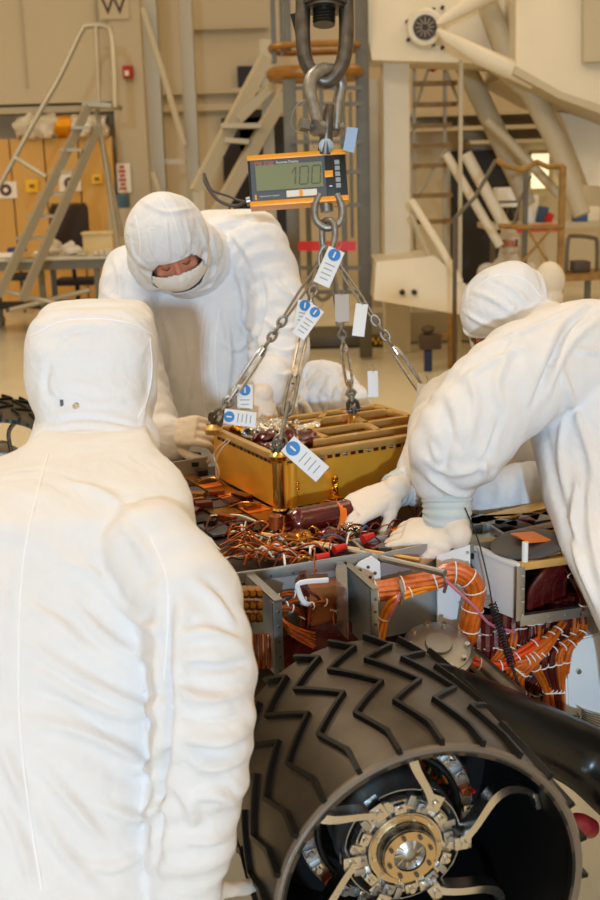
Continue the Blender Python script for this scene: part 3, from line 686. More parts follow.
    for k in range(26):
        an = 2*pi*k/26; M = rotm(WU*cos(an)+WV*sin(an), -WU*sin(an)+WV*cos(an), -WA); bm = B()
        p = hc+WA*.08+WU*(cos(an)*.143)+WV*(sin(an)*.143); box(bm, p, (.02, .014, .022), M, .003); cyl(bm, p-WA*.01, p-WA*.018, .0055, 10); rp('gear_stud', bm, (steel, copper, alu)[k % 3], wt)
    return wt
WC = V((.183, 1.53, .77))
wh = wheel(WC)
hcn = WC+WA*(.34*.41)
# orange motor lead and wires seen between the spokes
def wp(px, py, dd): return PPL(px, py, WC+WA*(.41*dd), WA)
bm = B(); cyl(bm, wp(430, 772, .8), wp(462, 778, .8), .016, 16); cyl(bm, wp(436, 773, .78), wp(440, 774, .78), .019, 16); rp('orange_connector', bm, kapo)
for k, m in enumerate((pinkw, greenw, pinkw, whitew, greenw, redp)):
    bm = B(); tube(bm, [wp(452+3*k, 758+2*k, .7), wp(462-2*k, 775+3*k, .66+.02*k), wp(450+5*k, 792, .7), wp(440+5*k, 806-4*k, .75)], .0022, 6, 6); rp('loose_wire', bm, m)
for k in range(10):
    bm = B(); a = wp(385+6*k, 762+R.randint(-4, 6), .75); tube(bm, [a, a+V((.01*R.uniform(-1, 1), 0, .02)), a+V((.03, .02*R.uniform(-1, 1), .03*R.uniform(-1, 1))), a+V((.04, .01, -.02))], .003, 6, 5); rp('loose_wire', bm, (copper, greenw, blackm, harn, whitew)[k % 5])
# leg plates to hold the wheel: black rocker arm and grey steering bracket
bm = B(); a = hcn+WA*.34
tube(bm, [hcn+WA*.25, hcn+WA*.42, hcn+WA*.44+WU*.02+V((.08, .02, .08)), PE(560, 745, -.22), PE(640, 800, -.3), PE(760, 900, -.3)], [.06, .06, .065, .07, .085, .09], 20, 6); rp('rocker_arm', bm, mat('black_composite_tube', (16, 14, 13), .28, .2, rvar=(10, .2, .4)))
bm = B(); tube(bm, [hcn+WA*.42+V((.08, .02, .08)), hcn+WA*.5+V((.12, .05, .02)), RP(.3, .05, .72)], [.04, .04, .04], 16, 5); rp('suspension_strut', bm, alu)
c = PE(438, 648, -.14); bm = B(); ax = V((.05, -.42, .9)).normalized()
lathe(bm, c-ax*.05, ax, [(0, .06), (.03, .078), (.045, .078), (.05, .07), (.055, .07), (.06, .055), (.06, .03), (.068, .028)], 48); ac = rp('steering_actuator', bm, alu)
for k in range(10):
    x_, y_, z_ = frame(ax); p = c+ax*.008+x_*(cos(k*.628)*.062)+y_*(sin(k*.628)*.062); bm = B(); cyl(bm, p-ax*.004, p+ax*.008, .0055, 10); rp('actuator_bolt', bm, steel, ac)
bm = B(); cyl(bm, PE(470, 655, -.1), PE(520, 700, -.2), .022, 16); rp('strut_link', bm, dsteel)
# far wheel at left edge of the picture
c2 = PZ(4, 408, 1.03); c2 = V((c2.x, c2.y-.12, .77)); w2 = wheel(c2, False)
bm = B(); cyl(bm, c2+WA*.14, c2+WA*.3, .09, 30); w2h = rp('hub', bm, alu, w2)
for k in range(6):
    an = k*pi/3; bm = B(); q = c2+WA*.16; tube(bm, [q+WU*(cos(an)*.08)+WV*(sin(an)*.08), q+WU*(cos(an+.3)*.17)+WV*(sin(an+.3)*.17), q+WU*(cos(an+.1)*.242)+WV*(sin(an+.1)*.242)], .008, 8, 5); rp('spoke', bm, steel, w2)
bm = B(); tube(bm, [c2+WA*.3, c2+WA*.48, RP(-.74, .8, .85)], .05, 16, 6); rp('rocker_arm', bm, blackm)
# ---- harness helper: bundle of strands with white ties
def bundle(name, pts, r, n, mt, parent=None, sm=7, ties=0, sr=.36, tw=2.2):
    c_ = crom(pts, sm); fr = frames(c_); bm = B(); N_ = len(c_)
    for k in range(n):
        rr = r*(1-sr) if k else 0; an0 = 2*pi*k/max(n-1, 1)
        tube(bm, [c_[i]+fr[i][0]*(cos(an0+tw*i/N_)*rr)+fr[i][1]*(sin(an0+tw*i/N_)*rr) for i in range(N_)], r*sr if n > 1 else r, 8)
    o = rp(name, bm, mt, parent)
    if ties:
        for k in range(ties):
            i = int((k+.5)*N_/ties); x, y, z = fr[i]
            bm = B(); tube(bm, [c_[i]+x*(cos(a)*r*1.04)+y*(sin(a)*r*1.04) for a in [2*pi*q/14 for q in range(14)]], .0016, 6, closed=True); rp('lacing_tie', bm, whitew, o)
    return o
# ---- front: grey panels and brackets
def plate(name, pts, off, m, bev=0, parent=None):
    bm = B(); prism(bm, pts, off)
    if bev: bmesh.ops.bevel(bm, geom=bm.edges[:], offset=bev, segments=2, affect='EDGES')
    return rp(name, bm, m, parent, 30)
T = EY*.006
plate('front_panel', [PE(250, 572, -.005), PE(372, 552, -.005), PE(372, 640, -.005), PE(262, 660, -.005)], T, alup)
def side_rib(p0, p1, zt, zb, th=.008, m=alup, fl=.02, nm='bracket_rib'):
    a = PZ(*p0, zt); b = PZ(*p1, zt); d = (b-a).normalized(); n_ = V((-d.y, d.x, 0))
    o = plate(nm, [a, b, V((b.x, b.y, zb)), V((a.x, a.y, zb))], n_*th, m)
    bm = B(); box(bm, V((b.x, b.y, (zt+zb)/2))+n_*(fl/2-.002), (.009, fl, zt-zb), rotm(d, n_, EZ), .002); box(bm, (a+b)/2+n_*fl/2+V((0, 0, .002)), ((b-a).length+.01, fl, .006), rotm(d, n_, EZ), .0015)
    fo = rp('bracket_flange', bm, alu, o)
    for k in range(5):
        bm = B(); q = V((b.x, b.y, zt-.02-(zt-zb-.03)*k/4))+n_*fl*.45+d*.0035; cyl(bm, q, q+d*.004, .0028, 8); rp('rivet', bm, dsteel, fo)
    return o
side_rib((243, 574), (273, 602), 1.0, .84)
side_rib((340, 562), (371, 590), 1.0, .86, fl=.016)
# curved silver cover on the second rib
bm = B(); a = PZ(338, 563, 1.0); b = PZ(369, 592, 1.0); rr = []
for k in range(9):
    f = k/8; rr.append(a.lerp(b, f)+V((-.045*sin(pi*f*.6), 0, .005)))
prism(bm, rr+[rr[-1]+V((0, .02, 0)), rr[0]+V((.02, .02, 0))], (0, 0, -.11)); rp('curved_cover', bm, mat('satin_silver_film', (180, 180, 182), .25, .9, bump=[(16, .5, .012)]))
# white perforated bracket
o = plate('perforated_bracket', [PE(352, 572, -.02), PE(360, 562, -.02), PE(372, 556, -.02), PE(380, 562, -.02), PE(381, 584, -.02), PE(366, 580, -.02)], T*.7, whitep)
for (x, y) in ((360, 570), (368, 567), (375, 573), (370, 577)):
    bm = B(); q = PE(x, y, -.022); cyl(bm, q, q-EY*.003, .0035, 12); rp('bracket_hole', bm, dsteel, o)
plate('front_panel', [PE(372, 556, -.01), PE(440, 541, -.01), PE(440, 625, -.01), PE(375, 640, -.01)], T, alup)
# tray with lip where the gloved hand rests
tr = plate('deck_tray', [RP(.0, .0, .99), RP(.34, .0, .99), RP(.34, .12, .99), RP(.0, .12, .99)], (0, 0, -.004), mat('pale_green_tray', (176, 186, 176), .35, .5))
for (a, b) in ((RP(-.32, -.004, 1.), RP(.34, -.004, 1.)), (RP(0, .12, 1.), RP(.34, .12, 1.)), (RP(0, 0, 1.), RP(0, .12, 1.)), (RP(.17, 0, .998), RP(.17, .12, .998)), (RP(.34, 0, 1.), RP(.34, .12, 1.))):
    bm = B(); beam(bm, a, b, .008, .022, bev=.0015); rp('tray_lip', bm, alu, tr)
for k in range(12):
    bm = B(); q = RP(-.28+.05*k, -.009, .996); cyl(bm, q, q-EY*.004, .003, 8); rp('rivet', bm, dsteel, tr)
# white plates behind the orange harness
o = plate('white_front_plate', [PE(437, 556, -.03), PE(470, 545, -.03), PE(472, 640, -.03), PE(438, 640, -.03)], T, whitep)
for (x, y) in ((467, 552), (467, 562), (467, 572), (467, 582)):
    bm = B(); q = PE(x, y, -.031); cyl(bm, q, q-EY*.004, .0035, 10); rp('rivet', bm, steel, o)
# white side box with an open frame
S0 = PZ(472, 546, 1.0); S1 = PZ(520, 566, 1.0); zb = .875
o = plate('equipment_bay', [S0, S1, V((S1.x, S1.y, zb)), V((S0.x, S0.y, zb-.01))], EY*.006, whitep)
S2 = S1+EX*.25; S3 = S0+EX*.33
def bar(a, b, w_, h_, m, par, nm='bay_frame', up_=(0, 0, 1)): bm = B(); beam(bm, a, b, w_, h_, up_, bev=.0015); return rp(nm, bm, m, par)
bar(S1, S2, .012, .018, goldf, o); bar(S0, S1, .012, .01, whitep, o); bar(V((S1.x, S1.y, 1.0)), V((S1.x, S1.y, zb)), .012, .02, alu, o, up_=EX)
bar(V((S1.x, S1.y, zb)), V((S2.x, S2.y, zb)), .014, .024, alu, o)
bar(S0+EX*.02+V((0, 0, .002)), S3+V((0, 0, .002)), .03, .014, goldf, o)
plate('bay_floor', [V((S1.x, S1.y, zb)), V((S2.x, S2.y, zb)), V((S2.x, S2.y, zb))+EY*.16, V((S1.x, S1.y, zb))+EY*.16], (0, 0, -.004), mat('dark_bay_lining', (46, 16, 14), .3, .2), parent=o)
for k in range(6):
    bm = B(); q = V((S1.x, S1.y, zb))+EX*(.03+.04*k)-EY*.007; cyl(bm, q, q-EY*.003, .003, 8); rp('rivet', bm, steel, o)
for k in range(4):
    bm = B(); q = V((S1.x, S1.y, .98-.03*k))-EY*.007+EX*.004; cyl(bm, q, q-EY*.003, .0028, 8); rp('rivet', bm, steel, o)
# coils of dark red sleeve in the bay
for k in range(13):
    q = V((S1.x, S1.y, 0))+EX*(.04+.009*k)+EY*(.03+.004*k)
    bm = B(); tube(bm, [q+V((0, 0, .885)), q+EX*.005+V((0, 0, .93)), q+EX*.04+V((0, 0, .972)), q+EX*.07+V((0, .02, .985)), q+EX*.1+V((0, .03, .97))], .0075, 8, 6); rp('ribbon_cable', bm, kapm if k % 4 else kapd, o)
for k in range(9):
    q = V((S1.x, S1.y, 0))+EX*(.15+.011*k)+EY*(.0+.006*(k % 3)); bundle('hanging_cable', [q+V((0, 0, .865)), q+V((.006, 0, .9)), q+V((-.01, .02, .94)), q+V((-.03, .06, .97))], .009, 4, (kapd, copper, kapm)[k % 3], o, ties=2)
# ---- rows of sleeved bundles hanging under the bay
for k in range(13):
    x = 478+8.6*k; y = 640-2.3*k; a = PE(x, y-8, -.075-.01*(k % 2)); 
    if k < 3: pts = [a, PE(x-2, 655, -.09), PE(x-6, 680, -.1), PE(x+6, 712, -.09)]
    elif k < 8: pts = [a, PE(x-1, y+18, -.1), PE(x-16, y+38, -.115), PE(x-34+2*k, 690, -.1), PE(x-12, 730, -.09)]
    else: pts = [a, PE(x, y+20, -.1), PE(x-14, y+38, -.12), PE(548+(k-8)*4, 690, -.1), PE(554+(k-8)*3, 735, -.09)]
    bundle('sleeved_harness', pts, .0125, 6, (harn, kapd, kapd, harn)[k % 4] if k > 1 else kapd, ties=6)
    bm = B(); q = PE(x, y+2, -.085); tube(bm, [a+V((0, 0, .03)), a, PE(x, y+12, -.09)], .0145, 10, 4); rp('heat_shrink', bm, kapd)
for k in range(9):
    x = 484+10*k; bundle('sleeved_harness', [PE(x, 640, -.04), PE(x+4, 670, -.05), PE(x-10, 700, -.05), PE(x, 760, -.04)], .012, 4, kapd if k % 3 else copper, ties=4)
# sideways orange red branch
bundle('orange_red_branch', [PE(540, 640, -.12), PE(520, 655, -.13), PE(500, 666, -.13), PE(476, 663, -.13), PE(462, 655, -.1)], .013, 5, mat('orange_red_sleeve', (226, 74, 24), .35, .1, coat=.3), ties=5)
for k in range(4):
    bundle('sleeved_harness', [PE(545+6*k, 640-6*k, -.12), PE(530+5*k, 658-3*k, -.14), PE(512+3*k, 668+3*k, -.13), PE(505+6*k, 700, -.1)], .011, 5, harn, ties=4)
# thick orange harness bending down in front of the white plate
bundle('orange_main_harness', [PE(366, 594, -.05), PE(392, 589, -.06), PE(430, 581, -.07), PE(452, 573, -.08), PE(468, 578, -.09), PE(475, 592, -.09), PE(472, 612, -.09), PE(468, 634, -.08), PE(463, 652, -.06)], .0235, 9, harn, ties=9, tw=3.)
bundle('orange_branch', [PE(436, 584, -.08), PE(410, 592, -.085), PE(392, 602, -.08), PE(384, 618, -.07), PE(380, 640, -.06)], .0115, 5, mat('amber_sleeve', (236, 140, 24), .35, .1, coat=.3), ties=2)
bm = B(); tube(bm, [PE(446, 580, -.11), PE(456, 590, -.12), PE(474, 606, -.12), PE(490, 624, -.11), PE(515, 632, -.1)], .0035, 6, 6); rp('pink_lead', bm, pinkw)
bm = B(); tube(bm, [PE(400, 592, -.09), PE(395, 606, -.1), PE(388, 620, -.09)], .003, 6, 5); rp('pink_lead', bm, pinkw)
for (x, y) in ((441, 578), (398, 590)):
    bm = B(); q = PE(x, y, -.075); tube(bm, [q+EX*0+V((0, 0, -.026))-EY*.018, q-EY*.028, q+V((0, 0, .026))-EY*.01], .004, 8, 5); rp('steel_clamp', bm, alu)
# black coiled lead
pts = [PE(465, 508, -.03), PE(478, 540, -.08), PE(488, 580, -.12), PE(492, 603, -.13)]
bm = B(); tube(bm, pts, .0016, 6, 8); rp('thin_black_lead', bm, blackc)
bm = B(); a = PE(492, 603, -.13); b = PE(512, 665, -.15); n = 150; x_, y_, z_ = frame(b-a)
tube(bm, [a.lerp(b, i/n)+x_*(cos(i*.9)*.0085)+y_*(sin(i*.9)*.0085) for i in range(n+1)], .0018, 5); tube(bm, [b, PE(522, 695, -.16), PE(531, 722, -.16)], .003, 6, 5); rp('coiled_black_lead', bm, blackc)
# white box at lower right
o = plate('lower_white_box', [PE(566, 665, -.12), PE(575, 640, -.12), PE(620, 628, -.12), PE(640, 790, -.12), PE(600, 748, -.12), PE(568, 735, -.12)], EY*.12, whitep, .004)
for k in range(7):
    bm = B(); tube(bm, [PE(577, 706+2.5*k, -.125), PE(586, 712+2*k, -.14), PE(603, 716+3*k, -.13)], .0018, 6, 4); rp('steel_wire', bm, steel, o)
bm = B(); tube(bm, [PE(566, 716, -.126), PE(579, 716, -.13), PE(579, 733, -.13)], .0025, 6); tube(bm, [PE(560, 728, -.126), PE(575, 726, -.13)], .004, 6); rp('green_lead', bm, greenw, o)
bm = B(); q = PE(578, 671, -.122); cyl(bm, q, q-EY*.006, .006, 12); rp('screw', bm, steel, o)
bm = B(); tube(bm, [PE(566, 834, -.34), PE(578, 826, -.34), PE(590, 828, -.32)], [.02, .028, .022], 16, 4); rp('maroon_connector', bm, mat('maroon_plastic', (120, 22, 34), .35))
# ---- left bay: copper loops, brown box, maroon sheet
for k, (x, y, rx, ry) in enumerate(((290, 603, 13, 9), (300, 612, 15, 12), (288, 618, 14, 10), (322, 612, 12, 10))):
    pts = [PE(x+rx*cos(a), y+ry*sin(a), -.03-.01*k) for a in [pi*(1.1+1.0*q/8) for q in range(9)]]
    pts = [PE(x-rx-3, y+26, -.04)]+pts+[PE(x+rx+2, y+26, -.04)]
    bundle('copper_loop', pts, .0075, 4, copper, ties=3, sm=3)
for k in range(5):
    bundle('copper_harness', [PE(272+4*k, 606+5*k, -.05), PE(284+2*k, 622+3*k, -.07), PE(298, 630+2*k, -.07), PE(314, 634+3*k, -.06)], .006, 4, copper if k % 2 else harn, sm=4)
bm = B(); box(bm, RP(-.12, -.03, .93), (.075, .05, .09), RM, .006); rp('copper_box', bm, mat('copper_film', (176, 108, 60), .35, .6, bump=[(20, .3, .01)]))
plate('maroon_sheet', [PE(276, 640, -.06), PE(330, 622, -.06), PE(376, 625, -.06), PE(380, 690, -.06), PE(280, 700, -.06)], EY*.004, kapm)
bm = B(); tube(bm, [PE(328, 580, -.05), PE(300, 583, -.06), PE(299, 592, -.06), PE(305, 603, -.06), PE(315, 605, -.05), PE(323, 608, -.05)], .006, 8, 4, flat=.6); rp('white_bent_bracket', bm, whitep)
bundle('maroon_lead', [PE(302, 574, -.04), PE(305, 590, -.05), PE(318, 598, -.05), PE(325, 615, -.04)], .009, 4, kapd)
for k in range(9):                      # brass blocks behind the near worker's sleeve
    bm = B(); q = PE(244+7*(k % 3), 592+12*(k//3), -.14); box(bm, q, (.014, .03, .018), RM, .003); cyl(bm, q, q-EY*.02+V((0, 0, .004)), .006, 10); rp('brass_fitting', bm, goldw)
for k in range(4):
    bm = B(); cyl(bm, PE(253+5*k, 634, -.14), PE(254+5*k, 668, -.15), .0045, 10); rp('copper_pin', bm, copper)
plate('inner_panel', [PE(236, 600, -.03), PE(262, 592, -.03), PE(266, 690, -.03), PE(236, 700, -.03)], T, deckm)
# ---- deck clutter
GO = PZ(278, 455, 1.14); ga = radians(28); GX = V((cos(ga), sin(ga), 0)); GY = V((-sin(ga), cos(ga), 0)); GM = rotm(GX, GY, EZ)
def GP(s, e, z): return V((GO.x, GO.y, 0))+GX*s+GY*e+V((0, 0, z))
seq = [('amber_panel', goldw), ('dark_film_panel', deckm), ('orange_tape', kapo), ('grey_film_panel', greyfilm)]
def strip(s, e0, e1, m, nm, z=DZ+.004, w_=.06, th=.004):
    bm = B(); box(bm, GP(s, (e0+e1)/2, z+th/2), (w_, e1-e0, th), GM, .001); return rp(nm, bm, m)
strip(-.045, -.16, .52, goldw, 'amber_panel', w_=.07)
for (e0, e1) in ((.02, .075), (.17, .22), (.3, .34)): strip(-.045, e0, e1, kapo, 'orange_tape', DZ+.0085, .068, .0012)
for (e0, e1, m) in ((-.12, -.07, deckm), (-.05, .02, greyfilm), (.03, .1, goldw), (.11, .17, greyfilm), (.18, .25, deckm), (.26, .33, greyfilm), (.34, .42, deckm)): strip(-.125, e0, e1, m, 'film_panel', DZ+.006, .07, .005)
for (e0, e1, m) in ((-.1, -.0, greyfilm), (.02, .1, deckm), (.12, .2, kapm), (.22, .3, deckm), (.32, .4, foilg)): strip(-.2, e0, e1, m, 'film_panel', DZ+.004, .06, .006)
# upright silver plate left of the gold box
a = PZ(168, 470, 1.0); b = PZ(204, 484, 1.0); o = plate('upright_plate', [PZ(172, 478, .99), PZ(208, 472, .99), PZ(208, 472, .99)+V((0, 0, .045)), PZ(172, 478, .99)+V((0, 0, .045))], (0, .01, 0), alup)
bm = B(); box(bm, PZ(196, 474, .99)+V((0, -.006, .03)), (.02, .004, .012)); rp('black_mark', bm, blackm, o)
for k in range(10):
    bm = B(); c = PZ(150+5*k+R.uniform(-3, 3), 455+R.uniform(-4, 14), 1.0); box(bm, c, (.03, .05, .03), Matrix.Rotation(R.uniform(0, 3), 3, 'Z'), .006); rp('brown_component', bm, (deckm, copper, kapm, goldw)[k % 4])
# copper tangle near the front left corner
for k in range(95):
    x = R.uniform(232, 335); y = R.uniform(528, 566); c = PZ(x, y, 1.0+.0*k); d = V((R.uniform(-1, 1), R.uniform(-.6, .6), 0)).normalized()*R.uniform(.02, .055)
    bm = B(); tube(bm, [c-d, c-d*.3+V((0, 0, R.uniform(.002, .03))), c+d*.4+V((0, 0, R.uniform(.005, .03))), c+d+V((0, 0, .0))], R.uniform(.0012, .0032), 6, 5); rp('tangled_wire', bm, (copper, copper, copper, harn, kapd, copper, goldw, whitew)[k % 8])
for k in range(60):
    x = R.uniform(330, 428); y = R.uniform(508, 545)-(x-330)*.05; c = PZ(x, y, 1.0); d = V((R.uniform(-1, 1), R.uniform(-.8, .8), 0)).normalized()*R.uniform(.015, .045)
    bm = B(); tube(bm, [c-d, c-d*.3+V((0, 0, R.uniform(.005, .025))), c+d*.4+V((0, 0, R.uniform(.005, .025))), c+d], R.uniform(.0012, .003), 6, 5); rp('tangled_wire', bm, (kapd, harn, copper, kapm, whitew, copper, bluep)[k % 7])
for (x, y, dx, dy) in ((340, 549, 9, -4), (322, 558, 10, -2), (368, 538, 14, -9), (404, 478, 6, -2)):
    a = PZ(x, y, 1.012); dd_ = (EX*dx-EY*dy*.6).normalized()*.016; bm = B(); cyl(bm, a-dd_, a+dd_+V((0, 0, .004)), .011, 14, .007); rp('red_cap', bm, redp)
for (p, q, r, m) in (((230, 533), (372, 556), .004, whitew), ((262, 536), (420, 562), .006, goldf), ((225, 560), (330, 545), .003, whitew), ((240, 548), (300, 560), .0035, whitew), ((330, 548), (445, 575), .008, alu)):
    a = PZ(*p, 1.0); b = PZ(*q, 1.0); bm = B(); a.z = b.z = 1.004; cyl(bm, a, b, r, 10); rp('thin_rod', bm, m)
for k in range(12):
    bm = B(); x = R.uniform(300, 420); y = R.uniform(512, 552); c = PZ(x, y, .995); box(bm, c, (R.uniform(.03, .07), R.uniform(.02, .05), R.uniform(.01, .025)), Matrix.Rotation(R.uniform(0, 3), 3, 'Z'), .003); rp('deck_component', bm, (kapm, kapd, goldw, kapo, deckm, greyfilm)[k % 6])
# maroon film cylinder with amber band
a = PZ(289, 524, 1.03)+V((0, 0, .0)); b = PZ(354, 512, 1.03); bm = B(); n = 14; tube(bm, [a.lerp(b, i/n) for i in range(n+1)], [.024]+[.034+.002*(i % 2) for i in range(n-1)]+[.028], 24); cy = rp('maroon_film_roll', bm, kapm)
d = (b-a).normalized(); c = a+d*((b-a).length*.66); bm = B(); lathe(bm, c, d+V((0, 0, -.25)), [(0, .0375), (.018, .0375)], 24); rp('amber_band', bm, kapo, cy)
for (x, y, m) in ((352, 527, foils), (330, 535, kapm), (370, 522, kapm), (300, 538, goldw)):
    bm = B(); c = PZ(x, y, 1.01); ell(bm, c, .035, .025, .014); crumple(bm, .012, 40, x); rp('crumpled_film', bm, m)
# small brown connector under the post
bm = B(); c = PZ(276, 523, 1.03); cyl(bm, c+V((0, 0, -.045)), c+V((0, 0, .0)), .008, 12); cyl(bm, c+V((0, 0, -.012)), c+V((0, 0, .018)), .017, 16); rp('brown_connector', bm, copper)
# panels right side under the worker: dark film disc, amber bars
c = PZ(528, 545, 1.015); bm = B(); lathe(bm, c+V((-.0, 0, 0)), V((-.12, -.05, 1)), [(0, .082), (.005, .084), (.006, .08)], 40); fd = rp('grey_film_disc', bm, greyfilm)
bm = B(); box(bm, c+V((.02, .02, .012)), (.085, .07, .003), Matrix.Rotation(.4, 3, 'Z') @ Matrix.Rotation(.08, 3, 'Y')); rp('orange_tape', bm, kapo, fd)
bm = B(); c2_ = PZ(525, 552, 1.03); cyl(bm, c2_+V((0, 0, -.03)), c2_+V((0, 0, .022)), .007, 12); rp('white_standoff', bm, whitep)
for (p, q, w_, m) in (((470, 530), (560, 508), .05, goldf), ((486, 524), (560, 520), .02, goldw), ((500, 545), (600, 520), .04, kapm), ((540, 560), (600, 546), .05, goldf)):
    a = PZ(*p, .99); b = PZ(*q, .99); a.z = b.z = 1.0; bm = B(); beam(bm, a, b, w_, .02, bev=.002); rp('amber_bar', bm, m)
for k in range(8):
    bm = B(); c = PZ(470+12*k, 530-2*k+R.uniform(-6, 6), 1.0); box(bm, c, (.05, .06, .02), Matrix.Rotation(R.uniform(0, 3), 3, 'Z'), .004); rp('deck_component', bm, (deckm, kapm, alu, blackm)[k % 4])
# ============================================================ GOLD BOX
gL, gW, gz0, gz1 = .535, .39, DZ+.012, 1.14
gb = thing('gold_instrument_box', GP(gL/2, gW/2, DZ), 'open topped gold foil instrument box being lowered onto the rover deck', 'instrument box')
def gp(nm, bm, m, parent=None, s=30): return obj(nm, bm, m, parent or gb, s)
for (s0, e0, s1, e1) in ((.012, 0, gL, 0), (0, .012, 0, gW), (0, gW, gL, gW), (gL, 0, gL, gW)):
    a = GP(s0, e0, 0); b = GP(s1, e1, 0); bm = B(); beam(bm, a+V((0, 0, (gz0+gz1-.02)/2)), b+V((0, 0, (gz0+gz1-.02)/2)), .008, gz1-.02-gz0)
    bmesh.ops.subdivide_edges(bm, edges=bm.edges[:], cuts=7, use_grid_fill=True)
    gp('side_panel', bm, gold)
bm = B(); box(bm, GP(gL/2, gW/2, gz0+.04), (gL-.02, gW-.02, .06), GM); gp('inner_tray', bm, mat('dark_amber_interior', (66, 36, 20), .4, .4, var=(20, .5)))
def rail(s0, e0, s1, e1, w_=.024, h_=.018, z=gz1-.009, m=goldf, nm='top_rail'): bm = B(); beam(bm, GP(s0, e0, z), GP(s1, e1, z), w_, h_, bev=.0015); return gp(nm, bm, m)
rail(0, 0, gL, 0); rail(0, 0, 0, gW, .018); rail(0, gW, gL, gW); rail(gL, 0, gL, gW)
rail(.03, .095, gL, .095, .022); rail(.2, .095, .2, gW, .022); rail(.0, .0, .2, .17, .02); rail(.2, .2, gL, .2, .018); rail(.2, .2, .36, gW, .018); rail(.2, gW-.07, gL, gW-.07, .016)
rail(.36, .095, .42, gW, .02)
# dark slots under the front rail
for k in range(21):
    bm = B(); box(bm, GP(.03+.0235*k, -.0045, gz1-.024), (.014, .004, .009), GM); gp('rail_slot', bm, (deckm, foils, kapd)[k % 3])
for k in range(14):
    bm = B(); box(bm, GP(-.0045, .04+.024*k, gz1-.024), (.004, .016, .009), GM); gp('rail_slot', bm, deckm if k % 2 else kapd)
# recessed round lift lug at the far side
lugp = GP(.34, .3, gz1)
def liftlug(p, r=.02, base=.05):
    bm = B(); lathe(bm, p+V((0, 0, -.012)), (0, 0, 1), [(0, base), (.008, base), (.01, r*1.4), (.016, r*1.2), (.03, r*1.1), (.036, r)], 32); o = gp('lift_lug', bm, goldw)
    return o
# near corner post
bm = B(); lathe(bm, GP(.0, -.0, gz0), (0, 0, 1), [(0, .02), (.004, .016), (.125, .016), (.13, .022), (.142, .024), (.146, .02), (.152, .01)], 28); gp('corner_post', bm, mat('bright_gold_post', (232, 190, 110), .2, 1))
bm = B(); lathe(bm, GP(.035, -.008, gz0), (0, 0, 1), [(0, .012), (.12, .012)], 20); gp('corner_tube', bm, gold)
for k in range(2):
    bm = B(); q = GP(.042, -.02, gz0+.05+.014*k); cyl(bm, q, q+V((0, 0, .006)), .006, 10); gp('foil_bead', bm, foilg)
bm = B(); lathe(bm, PPL(335, 486, GP(0, -.02, 0), GY)-V((0, 0, .03)), (0, 0, 1), [(0, .016), (.004, .009), (.055, .009), (.06, .004)], 20); gp('front_pin', bm, foilg)
bm = B(); lathe(bm, GP(gL-.0, 0, gz1), (0, 0, 1), [(0, .02), (.01, .022), (.02, .01)], 20); gp('corner_cap', bm, goldf)
# left corner lug
bm = B(); lathe(bm, GP(-.012, gW-.02, gz1-.014), (0, 0, 1), [(0, .024), (.015, .026), (.02, .022), (.028, .01)], 24); gp('corner_cap', bm, goldf)
# foil and film inside
for k, (s, e, m, sz) in enumerate(((.07, .2, kapm, .05), (.12, .12, kapm, .045), (.09, .27, foils, .05), (.15, .24, foils, .045), (.16, .31, foils, .05), (.06, .33, foilg, .035), (.14, .17, foilg, .03), (.18, .36, foilg, .03), (.23, .25, foils, .03), (.05, .12, kapm, .035), (.1, .34, foils, .04))):
    bm = B(); ell(bm, GP(s, e, gz1-.005), sz, sz*.8, sz*.45, u=28, v=18); crumple(bm, sz*.6, 26, k); gp('crumpled_foil' if m is not kapm else 'maroon_film', bm, m, s=15)
bm = B(); tube(bm, [PPL(230, 440, GP(-.01, 0, 0), GX), PPL(218, 455, GP(-.03, 0, 0), GX), PPL(216, 470, GP(-.03, 0, 0), GX), PPL(219, 485, GP(-.02, 0, 0), GX)], .0022, 6, 6); gp('white_lead', bm, whitew)
bm = B(); tube(bm, [PPL(228, 439, GP(-.01, 0, 0), GX), PPL(214, 453, GP(-.03, 0, 0), GX), PPL(219, 472, GP(-.03, 0, 0), GX), PPL(216, 490, GP(-.02, 0, 0), GX)], .0018, 6, 6); gp('white_lead', bm, whitew)
# ============================================================ LIFTING GEAR
DL = 3.12
def L_(px, py, dd=0): return P(px, py, DL+dd)
t = thing('hoist_hook_block', L_(325, 88), 'dark forged U shaped hoist link with threaded stud at the top of the picture', 'hoist link')
bm = B(); tube(bm, [L_(302, -40), L_(303, 0), L_(303, 40), L_(308, 66), L_(325, 82), L_(341, 66), L_(346, 40), L_(346, 0), L_(346, -40)], .0205, 18, 6); obj('u_link', bm, dsteel, t)
bm = B(); cyl(bm, L_(325, -20), L_(325, 7), .062, 36); cyl(bm, L_(325, 6), L_(325, 10), .055, 36); obj('swivel_body', bm, dsteel, t)
bm = B(); cyl(bm, L_(324, 8), L_(324, 25), .03, 24); 
for k in range(4): lathe(bm, L_(324, 13+3*k), (0, 0, 1), [(0, .03), (.003, .0325), (.006, .03)], 24)
obj('threaded_stud', bm, blackm, t)
bm = B(); prism(bm, [L_(290, 14, .03), L_(300, 12, .03), L_(302, 40, .03), L_(297, 40, .03)], (0, .004, 0)); obj('black_flag', bm, blackm, t)
t = thing('large_bow_shackle', L_(325, 130), 'large galvanised bow shackle with screw pin hooked through the dark U link', 'shackle')
bm = B(); tube(bm, [L_(320, 130, -.05), L_(315, 112, -.045), L_(310, 92, -.04), L_(312, 78, -.03), L_(322, 70, -.015), L_(334, 71, .01), L_(341, 84, .03), L_(338, 104, .03), L_(336, 130, .03)], [.015, .016, .018, .019, .019, .018, .017, .016, .015], 16, 5); obj('bow', bm, galv, t)
bm = B(); a = L_(308, 126, -.055); b = L_(341, 126, .05); d = (b-a).normalized()
cyl(bm, a, b, .0105, 18); obj('screw_pin', bm, galv, t)
